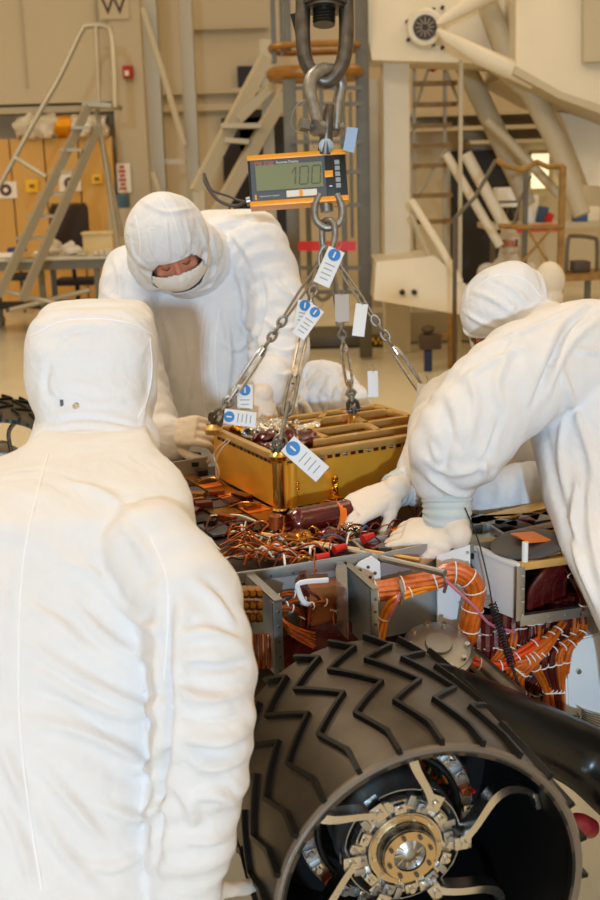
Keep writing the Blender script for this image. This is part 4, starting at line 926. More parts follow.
bm = B(); cyl(bm, L_(300, 124, -.065), a, .018, 6, .018); obj('pin_head', bm, galv, t)
bm = B(); cyl(bm, L_(318, 128, -.052)-d*.012, L_(318, 128, -.052)+d*.012, .022, 24); obj('shackle_ear', bm, galv, t)
bm = B(); cyl(bm, L_(336, 129, .035)-d*.01, L_(336, 129, .035)+d*.012, .022, 24); obj('shackle_ear', bm, galv, t)
bm = B(); tube(bm, [L_(296, 112, -.08), L_(306, 100, -.08), L_(296, 106, -.08), L_(291, 122, -.08), L_(297, 132, -.08), L_(306, 134, -.08), L_(311, 143, -.08), L_(315, 148, -.08)], .0012, 5, 6); obj('safety_wire', bm, cable, t)
t = thing('load_cell_display', L_(298, 180), 'amber edged digital crane scale display reading 100 hanging below the shackle', 'scale display')
dx = (L_(346, 152)-L_(247, 159)).normalized(); dz = (L_(248.5, 183, 0)-L_(251, 208, 0)); dz = (dz-dx*dz.dot(dx)).normalized(); dy = dz.cross(dx); DM = rotm(dx, dy, dz)
O_ = (L_(247, 159)+L_(347, 151)+L_(346, 195)+L_(251, 208))/4
sx_ = (L_(346.5, 173)-L_(249, 184)).length; sz_ = .137
def DP(u, v, w_=0): return O_+dx*(u*sx_/2)+dz*(v*sz_/2)-dy*w_      # u,v in -1..1; w_ towards the viewer
bm = B(); box(bm, DP(0, 0, -.03), (sx_, .06, sz_), DM, .004); obj('housing', bm, blackm, t)
for s_, nm in ((1, 'top_trim'), (-1, 'bottom_trim')):
    bm = B(); box(bm, DP(0, s_*.91, -.028), (sx_+.002, .068, sz_*.105), DM, .003); obj(nm, bm, dispo, t)
bm = B(); box(bm, DP(-.13, 0, .002), (sx_*.82, .004, sz_*.8), DM); obj('face_plate', bm, dispg, t)
bm = B(); box(bm, DP(-.17, .08, .0055), (sx_*.68, .004, sz_*.5), DM); lc = obj('lcd_screen', bm, lcd, t)
seg = {'1': 'bc', '0': 'abcdef'}
def digit(ch, u0):
    bm = B(); w_, h_ = .115, .36; c0 = .08
    S = {'a': ((0, 1), (1, 1)), 'b': ((1, 1), (1, 0)), 'c': ((1, 0), (1, -1)), 'd': ((0, -1), (1, -1)), 'e': ((0, 0), (0, -1)), 'f': ((0, 1), (0, 0))}
    for q in seg[ch]:
        (x0, y0), (x1, y1) = S[q]; a = DP(u0+w_*2*(x0-.5)*.75+.02*y0, c0+h_*y0*.98, .0082); b = DP(u0+w_*2*(x1-.5)*.75+.02*y1, c0+h_*y1*.98, .0082)
        e = (b-a)*.06; beam(bm, a+e, b-e, .0038, .001, -dy)
    if ch == '1': beam(bm, DP(u0+.02, .2, .0082), DP(u0+.09, .42, .0082), .003, .001, -dy)
    obj('digit_segment', bm, lcdd, lc, 0)
for ch, u in (('1', -.13), ('0', .13), ('0', .38)): digit(ch, u)
bm = B(); box(bm, DP(.72, 0, .003), (sx_*.15, .006, sz_*.8), DM, .001); kp = obj('keypad', bm, blackm, t)
bm = B(); box(bm, DP(.635, .06, .007), (sx_*.085, .006, sz_*.13), DM, .001); obj('yellow_key', bm, dispo, kp)
for k in range(5):
    bm = B(); box(bm, DP(.815, .5-.23*k, .007), (sx_*.05, .004, sz_*.09), DM, .001); obj('grey_key', bm, mat('grey_key_rubber', (150, 160, 162), .6), kp)
bm = B(); box(bm, DP(.66, -.42, .0065), (.008, .002, .003), DM); obj('key_mark', bm, whitep, kp)
for (u, w_) in ((-.1, .15), (.2, .17)):
    bm = B(); box(bm, DP(u, -.61, .0055), (sx_*w_, .003, sz_*.13), DM, .0005); obj('white_label', bm, papers, t)
bm = B(); box(bm, DP(.045, -.6, .0065), (sx_*.035, .003, sz_*.14), DM); obj('amber_label', bm, dispo, t)
text('model_lettering', 'MSI 3750', .0135, DP(-.86, .6, .0045), dx, dz, orangt, t, .0008)
text('caption_lettering', 'Remote Display', .0095, DP(-.42, .62, .0045), dx, dz, papers, t, .0008)
text('caption_lettering', 'Measurement Systems', .006, DP(-.8, -.66, .0045), dx, dz, papers, t, .0006)
bm = B(); box(bm, DP(-.88, -.66, .004), (.005, .002, .014), DM); obj('logo_mark', bm, dispo, t)
bm = B(); tube(bm, [L_(330, 105, -.01), L_(327, 122, -.01), L_(326, 140, -.0), L_(325, 154, .01)], [.012, .018, .018, .022], 18, 4); lathe(bm, L_(326, 146, -.0), (0, 1, 0), [(-.014, .02), (.014, .02)], 24); obj('load_eye', bm, dsteel, t)
bm = B(); cyl(bm, L_(325, 196, .03), L_(327, 212, .03), .018, 18); obj('lower_eye', bm, galv, t)
bm = B(); tube(bm, [L_(250, 198, .02), L_(236, 206, .05), L_(218, 200, .08), L_(206, 184, .1), L_(204, 174, .12)], .005, 8, 6); tube(bm, [L_(250, 203, .03), L_(238, 200, .05), L_(228, 196, .08), L_(212, 190, .1), L_(205, 176, .12)], .0035, 8, 6); obj('display_cable', bm, mat('grey_rubber_cable', (74, 70, 68), .6), t)
bm = B(); cyl(bm, DP(-1, -.7, -.02), DP(-1.08, -.72, -.02), .012, 14); obj('cable_gland', bm, alu, t)
tp = bm = B(); prism(bm, [L_(347, 127, -.05), L_(358, 128, -.05), L_(354, 153, -.05), L_(343, 150, -.05)], (0, .002, 0)); tag(obj('blue_tape_flag', bm, tape), 'pale blue tape flag stuck at the upper right corner of the scale display', 'tape')
t = thing('small_bow_shackle', L_(327, 225), 'small galvanised bow shackle directly below the scale display', 'shackle')
bm = B(); tube(bm, [L_(320, 194), L_(315, 206), L_(316, 220), L_(327, 228), L_(340, 222), L_(342, 208), L_(337, 194)], .0105, 14, 6); obj('bow', bm, galv, t)
bm = B(); cyl(bm, L_(315, 197, .02), L_(341, 193, .02), .009, 14); obj('pin', bm, galv, t)
t = thing('sling_master_link', L_(328, 245), 'grey steel master link gathering four lifting sling legs', 'link')
bm = B(); tube(bm, [L_(324, 222, .01), L_(333, 222, -.01), L_(335, 236, -.01), L_(331, 249, -.01), L_(324, 249, .01), L_(322, 236, .01)], .009, 12, 5, closed=True); obj('link', bm, galv, t)
for k in range(4):
    a = [L_(325+2*k, 246, .01*k), L_(319+5*k, 256, .012*k), L_(321+5*k, 268, .012*k), L_(326+3*k, 258, .01*k)]
    bm = B(); tube(bm, a, .0052, 8, 6, closed=True); obj('sling_ring', bm, galv, t)
# four sling legs
corners = [(GP(.0, .0, 1.147), (318, 270, 0), 'at the near corner post'), (GP(-.012, gW-.02, 1.155), (322, 262, .02), 'at the left corner of the gold box'),
           (GP(.38, .31, 1.155), (330, 268, .05), 'at the far lug of the gold box'), (GP(gL-.012, .016, 1.15), (336, 262, .02), 'running to the right corner beside the leaning worker')]
corners[2] = (GP(.395, .285, 1.152), (332, 268, .05), corners[2][2])
lb = ['near sling leg with turnbuckle ending ', 'left sling leg with turnbuckle ending ', 'rear sling leg with turnbuckle ending ', 'right sling leg with turnbuckle ']
liftlug(GP(.395, .285, gz1-.02), .016, .045)
legs = []
for k, (b, (ax_, ay_, add), s_) in enumerate(corners):
    a = L_(ax_, ay_, add); d = (b-a); Ln = d.length; d.normalize(); x, y, z = frame(d, V((1, 0, 0)))
    t = thing('chain_sling', b, lb[k]+s_, 'lifting sling', 'four lifting slings')
    def at(f, u=0, v=0): return a+d*(Ln*f)+x*u+y*v
    bm = B(); f1 = .34 if k != 0 else .1
    tube(bm, [at(0, -.004), at(f1/2, -.007), at(f1, -.004)], .0035, 8, 4); tube(bm, [at(0, .004), at(f1/2, .007), at(f1, .004)], .0035, 8, 4); obj('wire_rope', bm, cable, t)
    def chain(f0, f1, n, nm='chain_link', r=.0042, wd=.009):
        for i in range(n):
            g0 = f0+(f1-f0)*(i-.18)/n; g1 = f0+(f1-f0)*(i+1.18)/n; s = (x, y)[i % 2]; bm = B()
            m0 = at(g0); m1 = at(g1); q = d*wd
            tube(bm, [m0, m0+q+s*wd, m1-q+s*wd, m1, m1-q-s*wd, m0+q-s*wd], r, 8, 4, closed=True); obj(nm, bm, galv, t)
    chain(f1, f1+.18, 4)
    T0, T1 = f1+.2, min(f1+.48, .8)
    bm = B()
    for sgn in (-1, 1): tube(bm, [at(T0, 0, 0), at(T0+.02, .009*sgn), at(T1-.02, .009*sgn), at(T1, 0)], .0045, 8, 3)
    cyl(bm, at(T0-.02), at(T0+.03), .009, 14); cyl(bm, at(T1-.03), at(T1+.02), .009, 14); obj('turnbuckle_body', bm, steel, t)
    bm = B(); cyl(bm, at(T0-.06), at(T0), .005, 10); cyl(bm, at(T1), at(min(T1+.06, .9)), .005, 10); obj('threaded_rod', bm, steel, t)
    chain(min(T1+.04, .86), .93, 2, 'chain_link', .005, .011)
    bm = B(); tube(bm, [at(.9), at(.93, .013), at(.975, .015), at(1.0, .012)], .0055, 8, 4); tube(bm, [at(.9), at(.93, -.013), at(.975, -.015), at(1., -.012)], .0055, 8, 4)
    cyl(bm, at(.985, -.022), at(.985, .024), .0055, 12); obj('clevis', bm, dsteel, t)
    bm = B(); cyl(bm, b+V((0, 0, -.004)), b+V((0, 0, .012)), .009, 12); tube(bm, [b+V((0, 0, .012))+V((cos(q)*.01, 0, .01+sin(q)*.01)) for q in [2*pi*i/12 for i in range(12)]], .004, 6, closed=True); obj('eye_bolt', bm, dsteel, t)
# tags
def tagcard(cx, cy, dd, w_, h_, an, blue, label, m=tagw, yaw=0):
    c = L_(cx, cy, dd); up_ = (UP*cos(an)+RT*sin(an)); up_.normalize(); rt = (RT*cos(an)-UP*sin(an)+FW*yaw).normalized(); n_ = rt.cross(up_); M = rotm(rt, up_, n_); k = DL/F
    w_ *= k; h_ *= k
    t = thing('inspection_tag', c, label, 'tag', 'inspection tags on the slings')
    bm = B(); box(bm, c, (w_, h_, .0014), M, .0004); obj('card', bm, m, t)
    if blue:
        p = c+up_*(h_*.34)+n_*.001; bm = B(); lathe(bm, p, n_, [(0, w_*.36), (.0008, w_*.36)], 24); obj('blue_circle', bm, tagb, t)
        bm = B(); box(bm, p+n_*.0012, (w_*.09, w_*.36, .0006), M); obj('circle_symbol', bm, papers, t)
        for q in range(4):
            bm = B(); box(bm, c+up_*(h_*(.06-.13*q))+n_*.001, (w_*(.62-.1*(q % 2)), .0028, .0006), M); obj('print_line', bm, tagg, t)
    bm = B(); tube(bm, [c+up_*(h_*.45)+n_*.002, c+up_*(h_*.62)+rt*.006, c+up_*(h_*.75)], .0011, 5, 4); obj('tie_wire', bm, cable, t)
    return t
tagcard(329, 267, -.06, 17, 38, .42, True, 'white tag with blue circle on the master link below the scale display')
tagcard(303, 315, -.06, 15, 28, .18, True, 'white tag with blue circle beside the left sling leg, left of its twin', yaw=.2)
tagcard(308, 322, -.1, 14, 34, .62, True, 'tilted white tag with blue circle overlapping its twin at mid left sling')
tagcard(342, 308, -.05, 14, 27, -.02, False, 'small grey blank tag hanging under the right sling ring', mat('grey_tag_card', (176, 168, 160), .5))
tagcard(360, 320, -.06, 12, 32, .12, False, 'narrow white blank tag hanging from the upper right sling leg')
tagcard(373, 384, .2, 11, 28, -.03, False, 'narrow white blank tag hanging beside the rear sling leg clevis')
tagcard(424, 401, .0, 16, 34, .08, False, 'white blank tag at lower right beside the leaning worker sleeve')
tagcard(245, 402, .1, 16, 36, .0, True, 'upright white tag with blue circle above the left box corner')
tagcard(240, 418, -.02, 15, 32, -1.45, True, 'sideways white tag with blue circle lying at the left box corner')
tagcard(305, 459, -.33, 18, 42, -.85, True, 'tilted white tag with blue circle hanging at the near corner post')

for k in range(16):
    c = PZ(R.uniform(165, 262), R.uniform(470, 540), DZ+.01)
    q = V((c.x-GO.x, c.y-GO.y, 0))
    if q.dot(GX) > -.012 and q.dot(GY) > -.03: continue
    bm = B(); box(bm, c+V((0, 0, .006)), (R.uniform(.02, .06), R.uniform(.015, .03), R.uniform(.008, .022)), Matrix.Rotation(R.uniform(0, 3), 3, 'Z'), .003); rp('deck_component', bm, (deckm, kapd, goldw, greyfilm, copper, kapm)[k % 6])
for k in range(14):
    c = PZ(R.uniform(170, 270), R.uniform(475, 545), DZ+.012); d = V((R.uniform(-1, 1), R.uniform(-1, 1), 0)).normalized()*R.uniform(.03, .07)
    bm = B(); tube(bm, [c-d, c-d*.3+V((0, 0, R.uniform(.004, .02))), c+d*.4+V((0, 0, R.uniform(.004, .02))), c+d], R.uniform(.0015, .003), 6, 5); rp('loose_wire', bm, (goldw, kapd, whitew, copper)[k % 4])
# ============================================================ PEOPLE
def ring_loft(bm, rings, seg=32):
    """rings: (centre, X half vector, Y half vector, exponent)"""
    rows = []
    for c, X, Y, e in rings:
        row = []
        for k in range(seg):
            a = 2*pi*k/seg; ca, sa = cos(a), sin(a)
            row.append(bm.verts.new(V(c)+X*(copysign(abs(ca)**(2/e), ca))+Y*(copysign(abs(sa)**(2/e), sa))))
        rows.append(row)
    for a, b in zip(rows, rows[1:]):
        for k in range(seg): bm.faces.new((a[k], a[(k+1) % seg], b[(k+1) % seg], b[k]))
    bm.faces.new(rows[0][::-1]); bm.faces.new(rows[-1])
def limb(bm, pts, seg=20, sm=5, extra=1.):
    """tapering limb with rounded ends; pts (point, radius)"""
    ps = [V(p) for p, r in pts]; rs = [r*extra for p, r in pts]
    tube(bm, ps, rs, seg, sm); ell(bm, ps[0], rs[0], u=seg, v=10); ell(bm, ps[-1], rs[-1], u=seg, v=10)
def PR(px, py, d, hw, hd, e=2.3, yaw=0, tilt=None):
    X = V((cos(yaw), sin(yaw), 0)); Y = V((-sin(yaw), cos(yaw), 0))
    if tilt: Y = (Y+V((0, 0, tilt))).normalized()
    return (P(px, py, d), X*(hw*d/F), Y*hd, e)
def remesh(bm, voxel, smooth=6):
    me = bpy.data.meshes.new('tmp'); bmesh.ops.recalc_face_normals(bm, faces=bm.faces[:]); bm.to_mesh(me); bm.free()
    o = bpy.data.objects.new('tmp', me); COL.objects.link(o)
    m = o.modifiers.new('r', 'REMESH'); m.mode = 'VOXEL'; m.voxel_size = voxel; m.use_smooth_shade = True
    if smooth: s = o.modifiers.new('s', 'SMOOTH'); s.factor = .5; s.iterations = smooth
    bpy.context.view_layer.update()
    dg = bpy.context.evaluated_depsgraph_get(); me2 = bpy.data.meshes.new_from_object(o.evaluated_get(dg))
    bpy.data.objects.remove(o); me2.materials.clear(); return me2
def arr(me):
    a = np.empty(len(me.vertices)*3); me.vertices.foreach_get('co', a); return a.reshape(-1, 3)
def nrm(me):
    a = np.empty(len(me.vertices)*3); me.vertices.foreach_get('normal', a); return a.reshape(-1, 3)
def wrinkle(me, segs, base=.004, bf=7., seed=0):
    """segs: (A, B, reach, amplitude, cycles along, cycles across, twist)"""
    co_ = arr(me); no = nrm(me); disp = np.zeros(len(co_))
    wsum = np.zeros(len(co_))+1e-6; acc = np.zeros(len(co_))
    for (A, Bp, reach, amp, fa, fc, tw) in segs:
        A = np.array(A); Bv = np.array(Bp)-A; L = np.linalg.norm(Bv); u = Bv/L
        rel = co_-A; s = rel@u; sc = np.clip(s, 0, L); dist = np.linalg.norm(rel-np.outer(sc, u), axis=1)
        w_ = np.exp(-(dist/reach)**4)
        x, y, z = frame(V(u)); x = np.array(x); y = np.array(y)
        idx = np.nonzero(w_ > .02)[0]
        for i in idx:
            q = rel[i]; qx = q@x; qy = q@y; an = atan2(qy, qx)
            ss = s[i]+tw*(qx+.5*qy)
            n1 = noise.noise(V((ss*fa, qx*fc+seed, qy*fc)))
            n2 = noise.noise(V((ss*fa*2.1+5, qx*fc*1.7, qy*fc*1.7+seed)))
            rdg = (1-abs(n1)*2.2)
            acc[i] += w_[i]*amp*(.55*rdg+.6*n1*1.2+.35*(1-abs(n2)*2))
        wsum += w_
    disp = acc/np.maximum(wsum, 1)
    for i in range(len(co_)):
        p = V(co_[i]); disp[i] += base*noise.noise(p*bf+V((seed, 0, 0)))*1.5
    co_ += no*disp[:, None]
    me.vertices.foreach_set('co', co_.ravel()); me.update()
    return me
def folds(me, lines, k=1.):
    """explicit folds: (polyline, width, amplitude)"""
    co_ = arr(me); no = nrm(me)
    bvh = BVHTree.FromPolygons([V(c) for c in co_], [p.vertices[:] for p in me.polygons])
    for pts, wd, amp in lines:
        pr = []
        for p in crom(pts, 5):
            d_ = (V(p)-EYE).normalized(); h = bvh.ray_cast(EYE, d_)
            if h[0] is not None and (not pr or (h[0]-pr[-1]).length < .15): pr.append(h[0])
        if len(pr) < 3: continue
        pts = pr; best = np.full(len(co_), 9.)
        tt = np.zeros(len(co_))
        for i in range(len(pts)-1):
            A = np.array(pts[i]); Bv = np.array(pts[i+1])-A; L2 = Bv@Bv
            s = np.clip(((co_-A)@Bv)/L2, 0, 1); d = np.linalg.norm(co_-A-np.outer(s, Bv), axis=1)
            m = d < best; best[m] = d[m]; tt[m] = (i+s[m])/(len(pts)-1)
        tp = np.clip(np.sin(np.pi*np.clip(tt, .01, .99)), 0, 1)**.7
        g = (np.exp(-(best/(wd*.7))**2)-.42*np.exp(-(best/(wd*1.9))**2))*tp
        co_ += no*(amp*k*g)[:, None]
    me.vertices.foreach_set('co', co_.ravel()); me.update(); return me
def buckle(me, segs, eps, iters=120, lo=.012, hi=.02, bend=.18, iso=.3, keep=.9):
    """slack cloth: edges are given excess length and relax into folds close to the tailored surface"""
    x0 = arr(me).copy(); n0 = nrm(me).copy(); n = len(x0)
    nf = len(me.polygons); f = np.empty(nf*4, dtype=np.int64)
    tot = np.empty(nf, dtype=np.int64); me.polygons.foreach_get('loop_total', tot)
    li = np.empty(len(me.loops), dtype=np.int64); me.loops.foreach_get('vertex_index', li)
    st = np.empty(nf, dtype=np.int64); me.polygons.foreach_get('loop_start', st)
    q = st[tot == 4]; Q = np.stack([li[q+k] for k in range(4)], 1)
    e = np.empty(len(me.edges)*2, dtype=np.int64); me.edges.foreach_get('vertices', e); e = e.reshape(-1, 2); ne = len(e)
    E_ = np.concatenate([e, Q[:, [0, 2]], Q[:, [1, 3]]])
    i, j = E_[:, 0], E_[:, 1]; d0 = x0[i]-x0[j]; L0 = np.linalg.norm(d0, axis=1)+1e-9
    mid = (x0[i]+x0[j])/2; D = np.zeros_like(mid); W = np.zeros(len(mid))+1e-6
    G = np.zeros(len(mid))
    for (A, Bp, reach, amp, fa, fc, tw) in segs:
        A = np.array(A); Bv = np.array(Bp)-A; L = np.linalg.norm(Bv); u = Bv/L
        s = np.clip((mid-A)@u, 0, L); w_ = np.exp(-(np.linalg.norm(mid-A-np.outer(s, u), axis=1)/reach)**4)
        D += np.outer(w_, u); W += w_; G += w_*amp/.016
    D /= (np.linalg.norm(D, axis=1)+1e-6)[:, None]; c2 = ((d0*D).sum(1)/L0)**2
    rest = L0*(1+eps*(iso+(1-iso)*c2)*np.clip(G/W, .3, 1.6))
    x = x0.copy(); x += (arr(me)-x0)
    cnt = np.bincount(i, minlength=n)+np.bincount(j, minlength=n)
    ei, ej = e[:, 0], e[:, 1]; cn = np.bincount(ei, minlength=n)+np.bincount(ej, minlength=n)
    for it in range(iters):
        d = x[i]-x[j]; l = np.linalg.norm(d, axis=1)+1e-9; c = d*((.5*(rest-l)/l)[:, None])
        dx = np.empty_like(x)
        for k in range(3): dx[:, k] = np.bincount(i, c[:, k], n)-np.bincount(j, c[:, k], n)
        x += dx*(1.6/cnt)[:, None]
        for _r in range(2):
            dd = x-x0
            for k in range(3): dx[:, k] = (np.bincount(ei, dd[ej, k], n)+np.bincount(ej, dd[ei, k], n))/cn-dd[:, k]
            x += dx*bend*.5
        dd = x-x0; h = (dd*n0).sum(1); t = dd-n0*h[:, None]
        h = np.where(h > 0, hi*np.tanh(h/hi), -lo*np.tanh(-h/lo))*1.0
        x = x0+n0*h[:, None]+t*keep
    me.vertices.foreach_set('co', x.ravel()); me.update(); return me
def cloth(name, bm, parent, m, voxel=.01, smooth=5, segs=(), base=.004, bf=7., seed=0, fl=(), bk=None):
    me = remesh(bm, voxel, smooth)
    if fl and not bk: folds(me, fl)
    if bk:
        x0 = arr(me).copy(); no = nrm(me).copy()
        sg = [(a[0], a[1], a[2], a[3]*.75)+tuple(a[4:]) for a in segs]; wrinkle(me, sg, base*.5, bf, seed)
        h = ((arr(me)-x0)*no).sum(1); me.vertices.foreach_set('co', (x0+no*h[:, None]).ravel()); me.update()
        buckle(me, segs, **bk)
    elif segs or base: wrinkle(me, segs, base, bf, seed)
    if bk:
        o = bpy.data.objects.new('tmp', me); COL.objects.link(o); sd = o.modifiers.new('s', 'SUBSURF'); sd.levels = 1
        bpy.context.view_layer.update(); dg = bpy.context.evaluated_depsgraph_get(); me = bpy.data.meshes.new_from_object(o.evaluated_get(dg)); bpy.data.objects.remove(o)
        if fl: folds(me, fl, 1.)
    return objm(name, me, m, parent, 180)
def carve(o, fn):
    """open a closed garment where fn(world point) is true, give the rest thickness"""
    off = wloc(o); bm = B(); bm.from_mesh(o.data)
    kill = [f for f in bm.faces if fn(f.calc_center_median()+off)]
    bmesh.ops.delete(bm, geom=kill, context='FACES')
    bm.to_mesh(o.data); bm.free()
    s = o.modifiers.new('thickness', 'SOLIDIFY'); s.thickness = .004; s.offset = -1
def autoseg(pts, amp, reach=.11, fa=16, fc=5, tw=.4): return [(pts[i][0], pts[i+1][0], max(reach, pts[i][1]*1.5), amp, fa, fc, tw) for i in range(len(pts)-1)]
def surf_line(name, o, pts, r, m, parent, flat=.5, off=.0):
    """thin seam laid on the surface of object o along the given points"""
    ofs = wloc(o); me = o.data; t = BVHTree.FromPolygons([v.co+ofs for v in me.vertices], [p.vertices[:] for p in me.polygons])
    out = []
    for p in crom(pts, 14):
        d = (p-EYE).normalized(); h = t.ray_cast(EYE, d)
        if h[0] is not None: out.append(h[0]+h[1]*off)
    if len(out) < 3: return None
    for _ in range(2): out = [out[0]]+[(out[i-1]+out[i]*2+out[i+1])/4 for i in range(1, len(out)-1)]+[out[-1]]
    bm = B(); tube(bm, out, r, 8, flat=1); return obj(name, bm, m, parent)
# ---- hand with five separate fingers
def hand(name, parent, wrist, fdir, back, thumb, curl=.35, spread=.06, sc=1., m=glovem, tcurl=.3, vox=.0032, cuff=None, seed=0, curls=None):
    """wrist point, fdir finger direction, back = back-of-hand direction, thumb = +1/-1 side"""
    X = V(fdir).normalized(); Z = V(back); Z = (Z-X*Z.dot(X)).normalized(); Y = Z.cross(X)*thumb
    def H(x, y, z): return V(wrist)+(X*x+Y*y+Z*z)*sc
    bm = B()
    ring_loft(bm, [(H(-.012, 0, 0), Y*.029*sc, Z*.02*sc, 2.2), (H(.01, .0, 0), Y*.032*sc, Z*.018*sc, 2.4), (H(.045, .001, .001), Y*.04*sc, Z*.0165*sc, 2.6), (H(.08, 0, .001), Y*.043*sc, Z*.014*sc, 2.8), (H(.097, 0, 0), Y*.041*sc, Z*.011*sc, 2.8)], 24)
    ell(bm, H(.03, .026, -.008), .03*sc, .02*sc, .018*sc, rotm(X, Y, Z)); ell(bm, H(.03, -.025, -.006), .034*sc, .016*sc, .015*sc, rotm(X, Y, Z))
    for i, (y0, L_f, r0) in enumerate(((.031, .076, .0095), (.0105, .084, .0098), (-.010, .078, .0094), (-.030, .062, .0084))):
        c = (curls[i] if curls else curl*(1+.12*i)); a = 0; p = V((.088, y0, .0)); pts = [(H(.05, y0*.8, 0), r0*sc), (H(*p), r0*1.08*sc)]
        sp = spread*(1.5-i)
        for L_s, k in ((.46, .75), (.31, 1.1), (.23, .8)):
            a += c*k; p = p+V((cos(a)*cos(sp), sin(sp)*.9, -sin(a)))*L_f*L_s
            pts.append((H(*p), r0*(1.0 if k != .8 else .82)*sc))
        limb(bm, pts, 12, 3)
    a = tcurl; p = V((.02, .028, -.008)); pts = [(H(.012, .012, -.004), .015*sc), (H(*p), .0145*sc)]
    for L_s, k in ((.04, .0), (.034, .6), (.024, 1.)):
        an = .75-a*k; p = p+V((cos(an), sin(an)*.85, -.35-.25*k))*L_s; pts.append((H(*p), .0118*sc if k < 1 else .0095*sc))
    limb(bm, pts, 12, 3)
    if cuff:
        limb(bm, [(H(-.005, 0, 0), .029*sc)]+cuff, 20, 4)
    return cloth(name, bm, parent, m, vox, 2, base=.0009, bf=60, seed=seed)
# ---- head frame helpers
class Head:
    def __init__(s, c, f, u):
        s.c = V(c); s.f = V(f).normalized(); u = V(u); s.u = (u-s.f*u.dot(s.f)).normalized(); s.r = s.f.cross(s.u)
    def at(s, r, f, u): return s.c+s.r*r+s.f*f+s.u*u
    def M(s): return rotm(s.r, s.f, s.u)
    def loc(s, p): q = V(p)-s.c; return q.dot(s.r), q.dot(s.f), q.dot(s.u)
def head_geo(bm, h, detail=True):
    M = h.M()
    ell(bm, h.at(0, -.012, .03), .08, .094, .09, M, 28, 18); ell(bm, h.at(0, .004, -.03), .078, .082, .085, M, 28, 18)
    ell(bm, h.at(0, .045, -.085), .036, .035, .03, M); limb(bm, [(h.at(0, -.03, -.06), .055), (h.at(0, -.055, -.16), .06)], 18)
    if detail:
        limb(bm, [(h.at(0, .079, .012), .008), (h.at(0, .091, -.016), .0095), (h.at(0, .098, -.034), .0115)], 12); ell(bm, h.at(.011, .088, -.036), .009); ell(bm, h.at(-.011, .088, -.036), .009)
        for s_ in (-1, 1):
            limb(bm, [(h.at(.012*s_, .082, .024), .009), (h.at(.032*s_, .079, .028), .011), (h.at(.052*s_, .064, .022), .01)], 12)       # brow ridge
            ell(bm, h.at(.031*s_, .072, .005), .0145, .0115, .0115, M)                                   # eyelid over the eyeball
            ell(bm, h.at(.045*s_, .058, -.03), .02, .018, .016, M)                                       # cheek
            ell(bm, h.at(.077*s_, -.008, -.005), .008, .018, .03, M)                                     # ear
        limb(bm, [(h.at(-.02, .083, -.062), .008), (h.at(0, .089, -.06), .009), (h.at(.02, .083, -.062), .008)], 12)                 # lips
def eye_bits(h, parent):
    for s_ in (-1, 1):
        bm = B(); tube(bm, [h.at(.012*s_, .093, .033), h.at(.03*s_, .092, .041), h.at(.052*s_, .074, .034)], [.003, .0042, .002], 8, 5); obj('eyebrow', bm, browm, parent)
        bm = B(); tube(bm, [h.at(.018*s_, .08, -.003), h.at(.031*s_, .0855, -.0065), h.at(.045*s_, .077, -.003)], [.001, .0018, .001], 6, 5); obj('eyelash', bm, browm, parent)
def mask(h, parent, m=maskm):
    bm = B(); ell(bm, h.at(0, .0, -.045), .1, .108, .09, h.M(), 40, 28); limb(bm, [(h.at(0, .086, .0), .012), (h.at(0, .1, -.034), .017), (h.at(0, .095, -.06), .018)], 16)
    me = remesh(bm, .0038, 2); wrinkle(me, (), .0025, 22, 3); o = objm('face_mask', me, m, parent, 180)
    carve(o, lambda p: h.loc(p)[1] < .0 or h.loc(p)[2] > -.018-.16*abs(h.loc(p)[0]) or h.loc(p)[2] < -.118)
    bm = B(); tube(bm, [h.at(.078*q, sqrt(max(0, 1-q*q))*.098+.006, -.022) for q in (-.98, -.8, -.5, 0, .5, .8, .98)], .0022, 6, 5); bm.free()
    return o
def bodymesh(bm, geo, voxel, inset=.028):
    me = remesh(bm, .014, 2); co_ = arr(me); no = nrm(me); co_ -= no*inset; me.vertices.foreach_set('co', co_.ravel()); me.update()
    b2 = B(); b2.from_mesh(me); geo(b2); return remesh(b2, voxel, 2)
def shoes(parent, pts, yaw=0):
    for p in pts:
        bm = B(); X = V((cos(yaw), sin(yaw), 0)); Y = V((-sin(yaw), cos(yaw), 0))
        ell(bm, V((p[0], p[1], .06))+Y*.05, .06, .15, .055, rotm(X, Y, EZ)); ell(bm, V((p[0], p[1], .09)), .06, .07, .09)
        for v in bm.verts: v.co.z = max(v.co.z, .004)
        me = remesh(bm, .012, 3); objm('shoe_cover', me, suit, parent, 180)

# ------------------------------------------------ worker 1: near left, seen from behind
DW = 1.66
w1 = thing('person', (-.36, 1.75, 0), 'person in white coverall and boxy hood seen from behind at lower left', 'person')
def lowbody(bm, hip, footL, footR, r=.115, ex=1.):
    for ft in (footL, footR):
        hp_ = V(hip)+(V(ft)-V(hip)).normalized()*0; sx = V((ft[0]-hip[0], ft[1]-hip[1], 0))*.6
        kn = V((hip[0]+sx.x*1.2, hip[1]+sx.y*1.1-.0, .5))
        limb(bm, [(V(hip)+sx*.6, r*1.05), (kn, r*.8), (V((ft[0], ft[1], .12)), r*.66)], 18, 5, ex)
arm1 = [(P(150, 556, 1.7), .074), (P(186, 604, 1.67), .072), (P(199, 660, 1.65), .07), (P(202, 722, 1.64), .068), (P(197, 785, 1.66), .062), (P(190, 838, 1.68), .057), (P(184, 878, 1.7), .052)]
arm1L = [(P(-105, 540, 1.7), .085), (P(-140, 620, 1.7), .079), (P(-155, 720, 1.7), .072), (P(-130, 800, 1.8), .06), (P(-90, 850, 1.95), .052)]
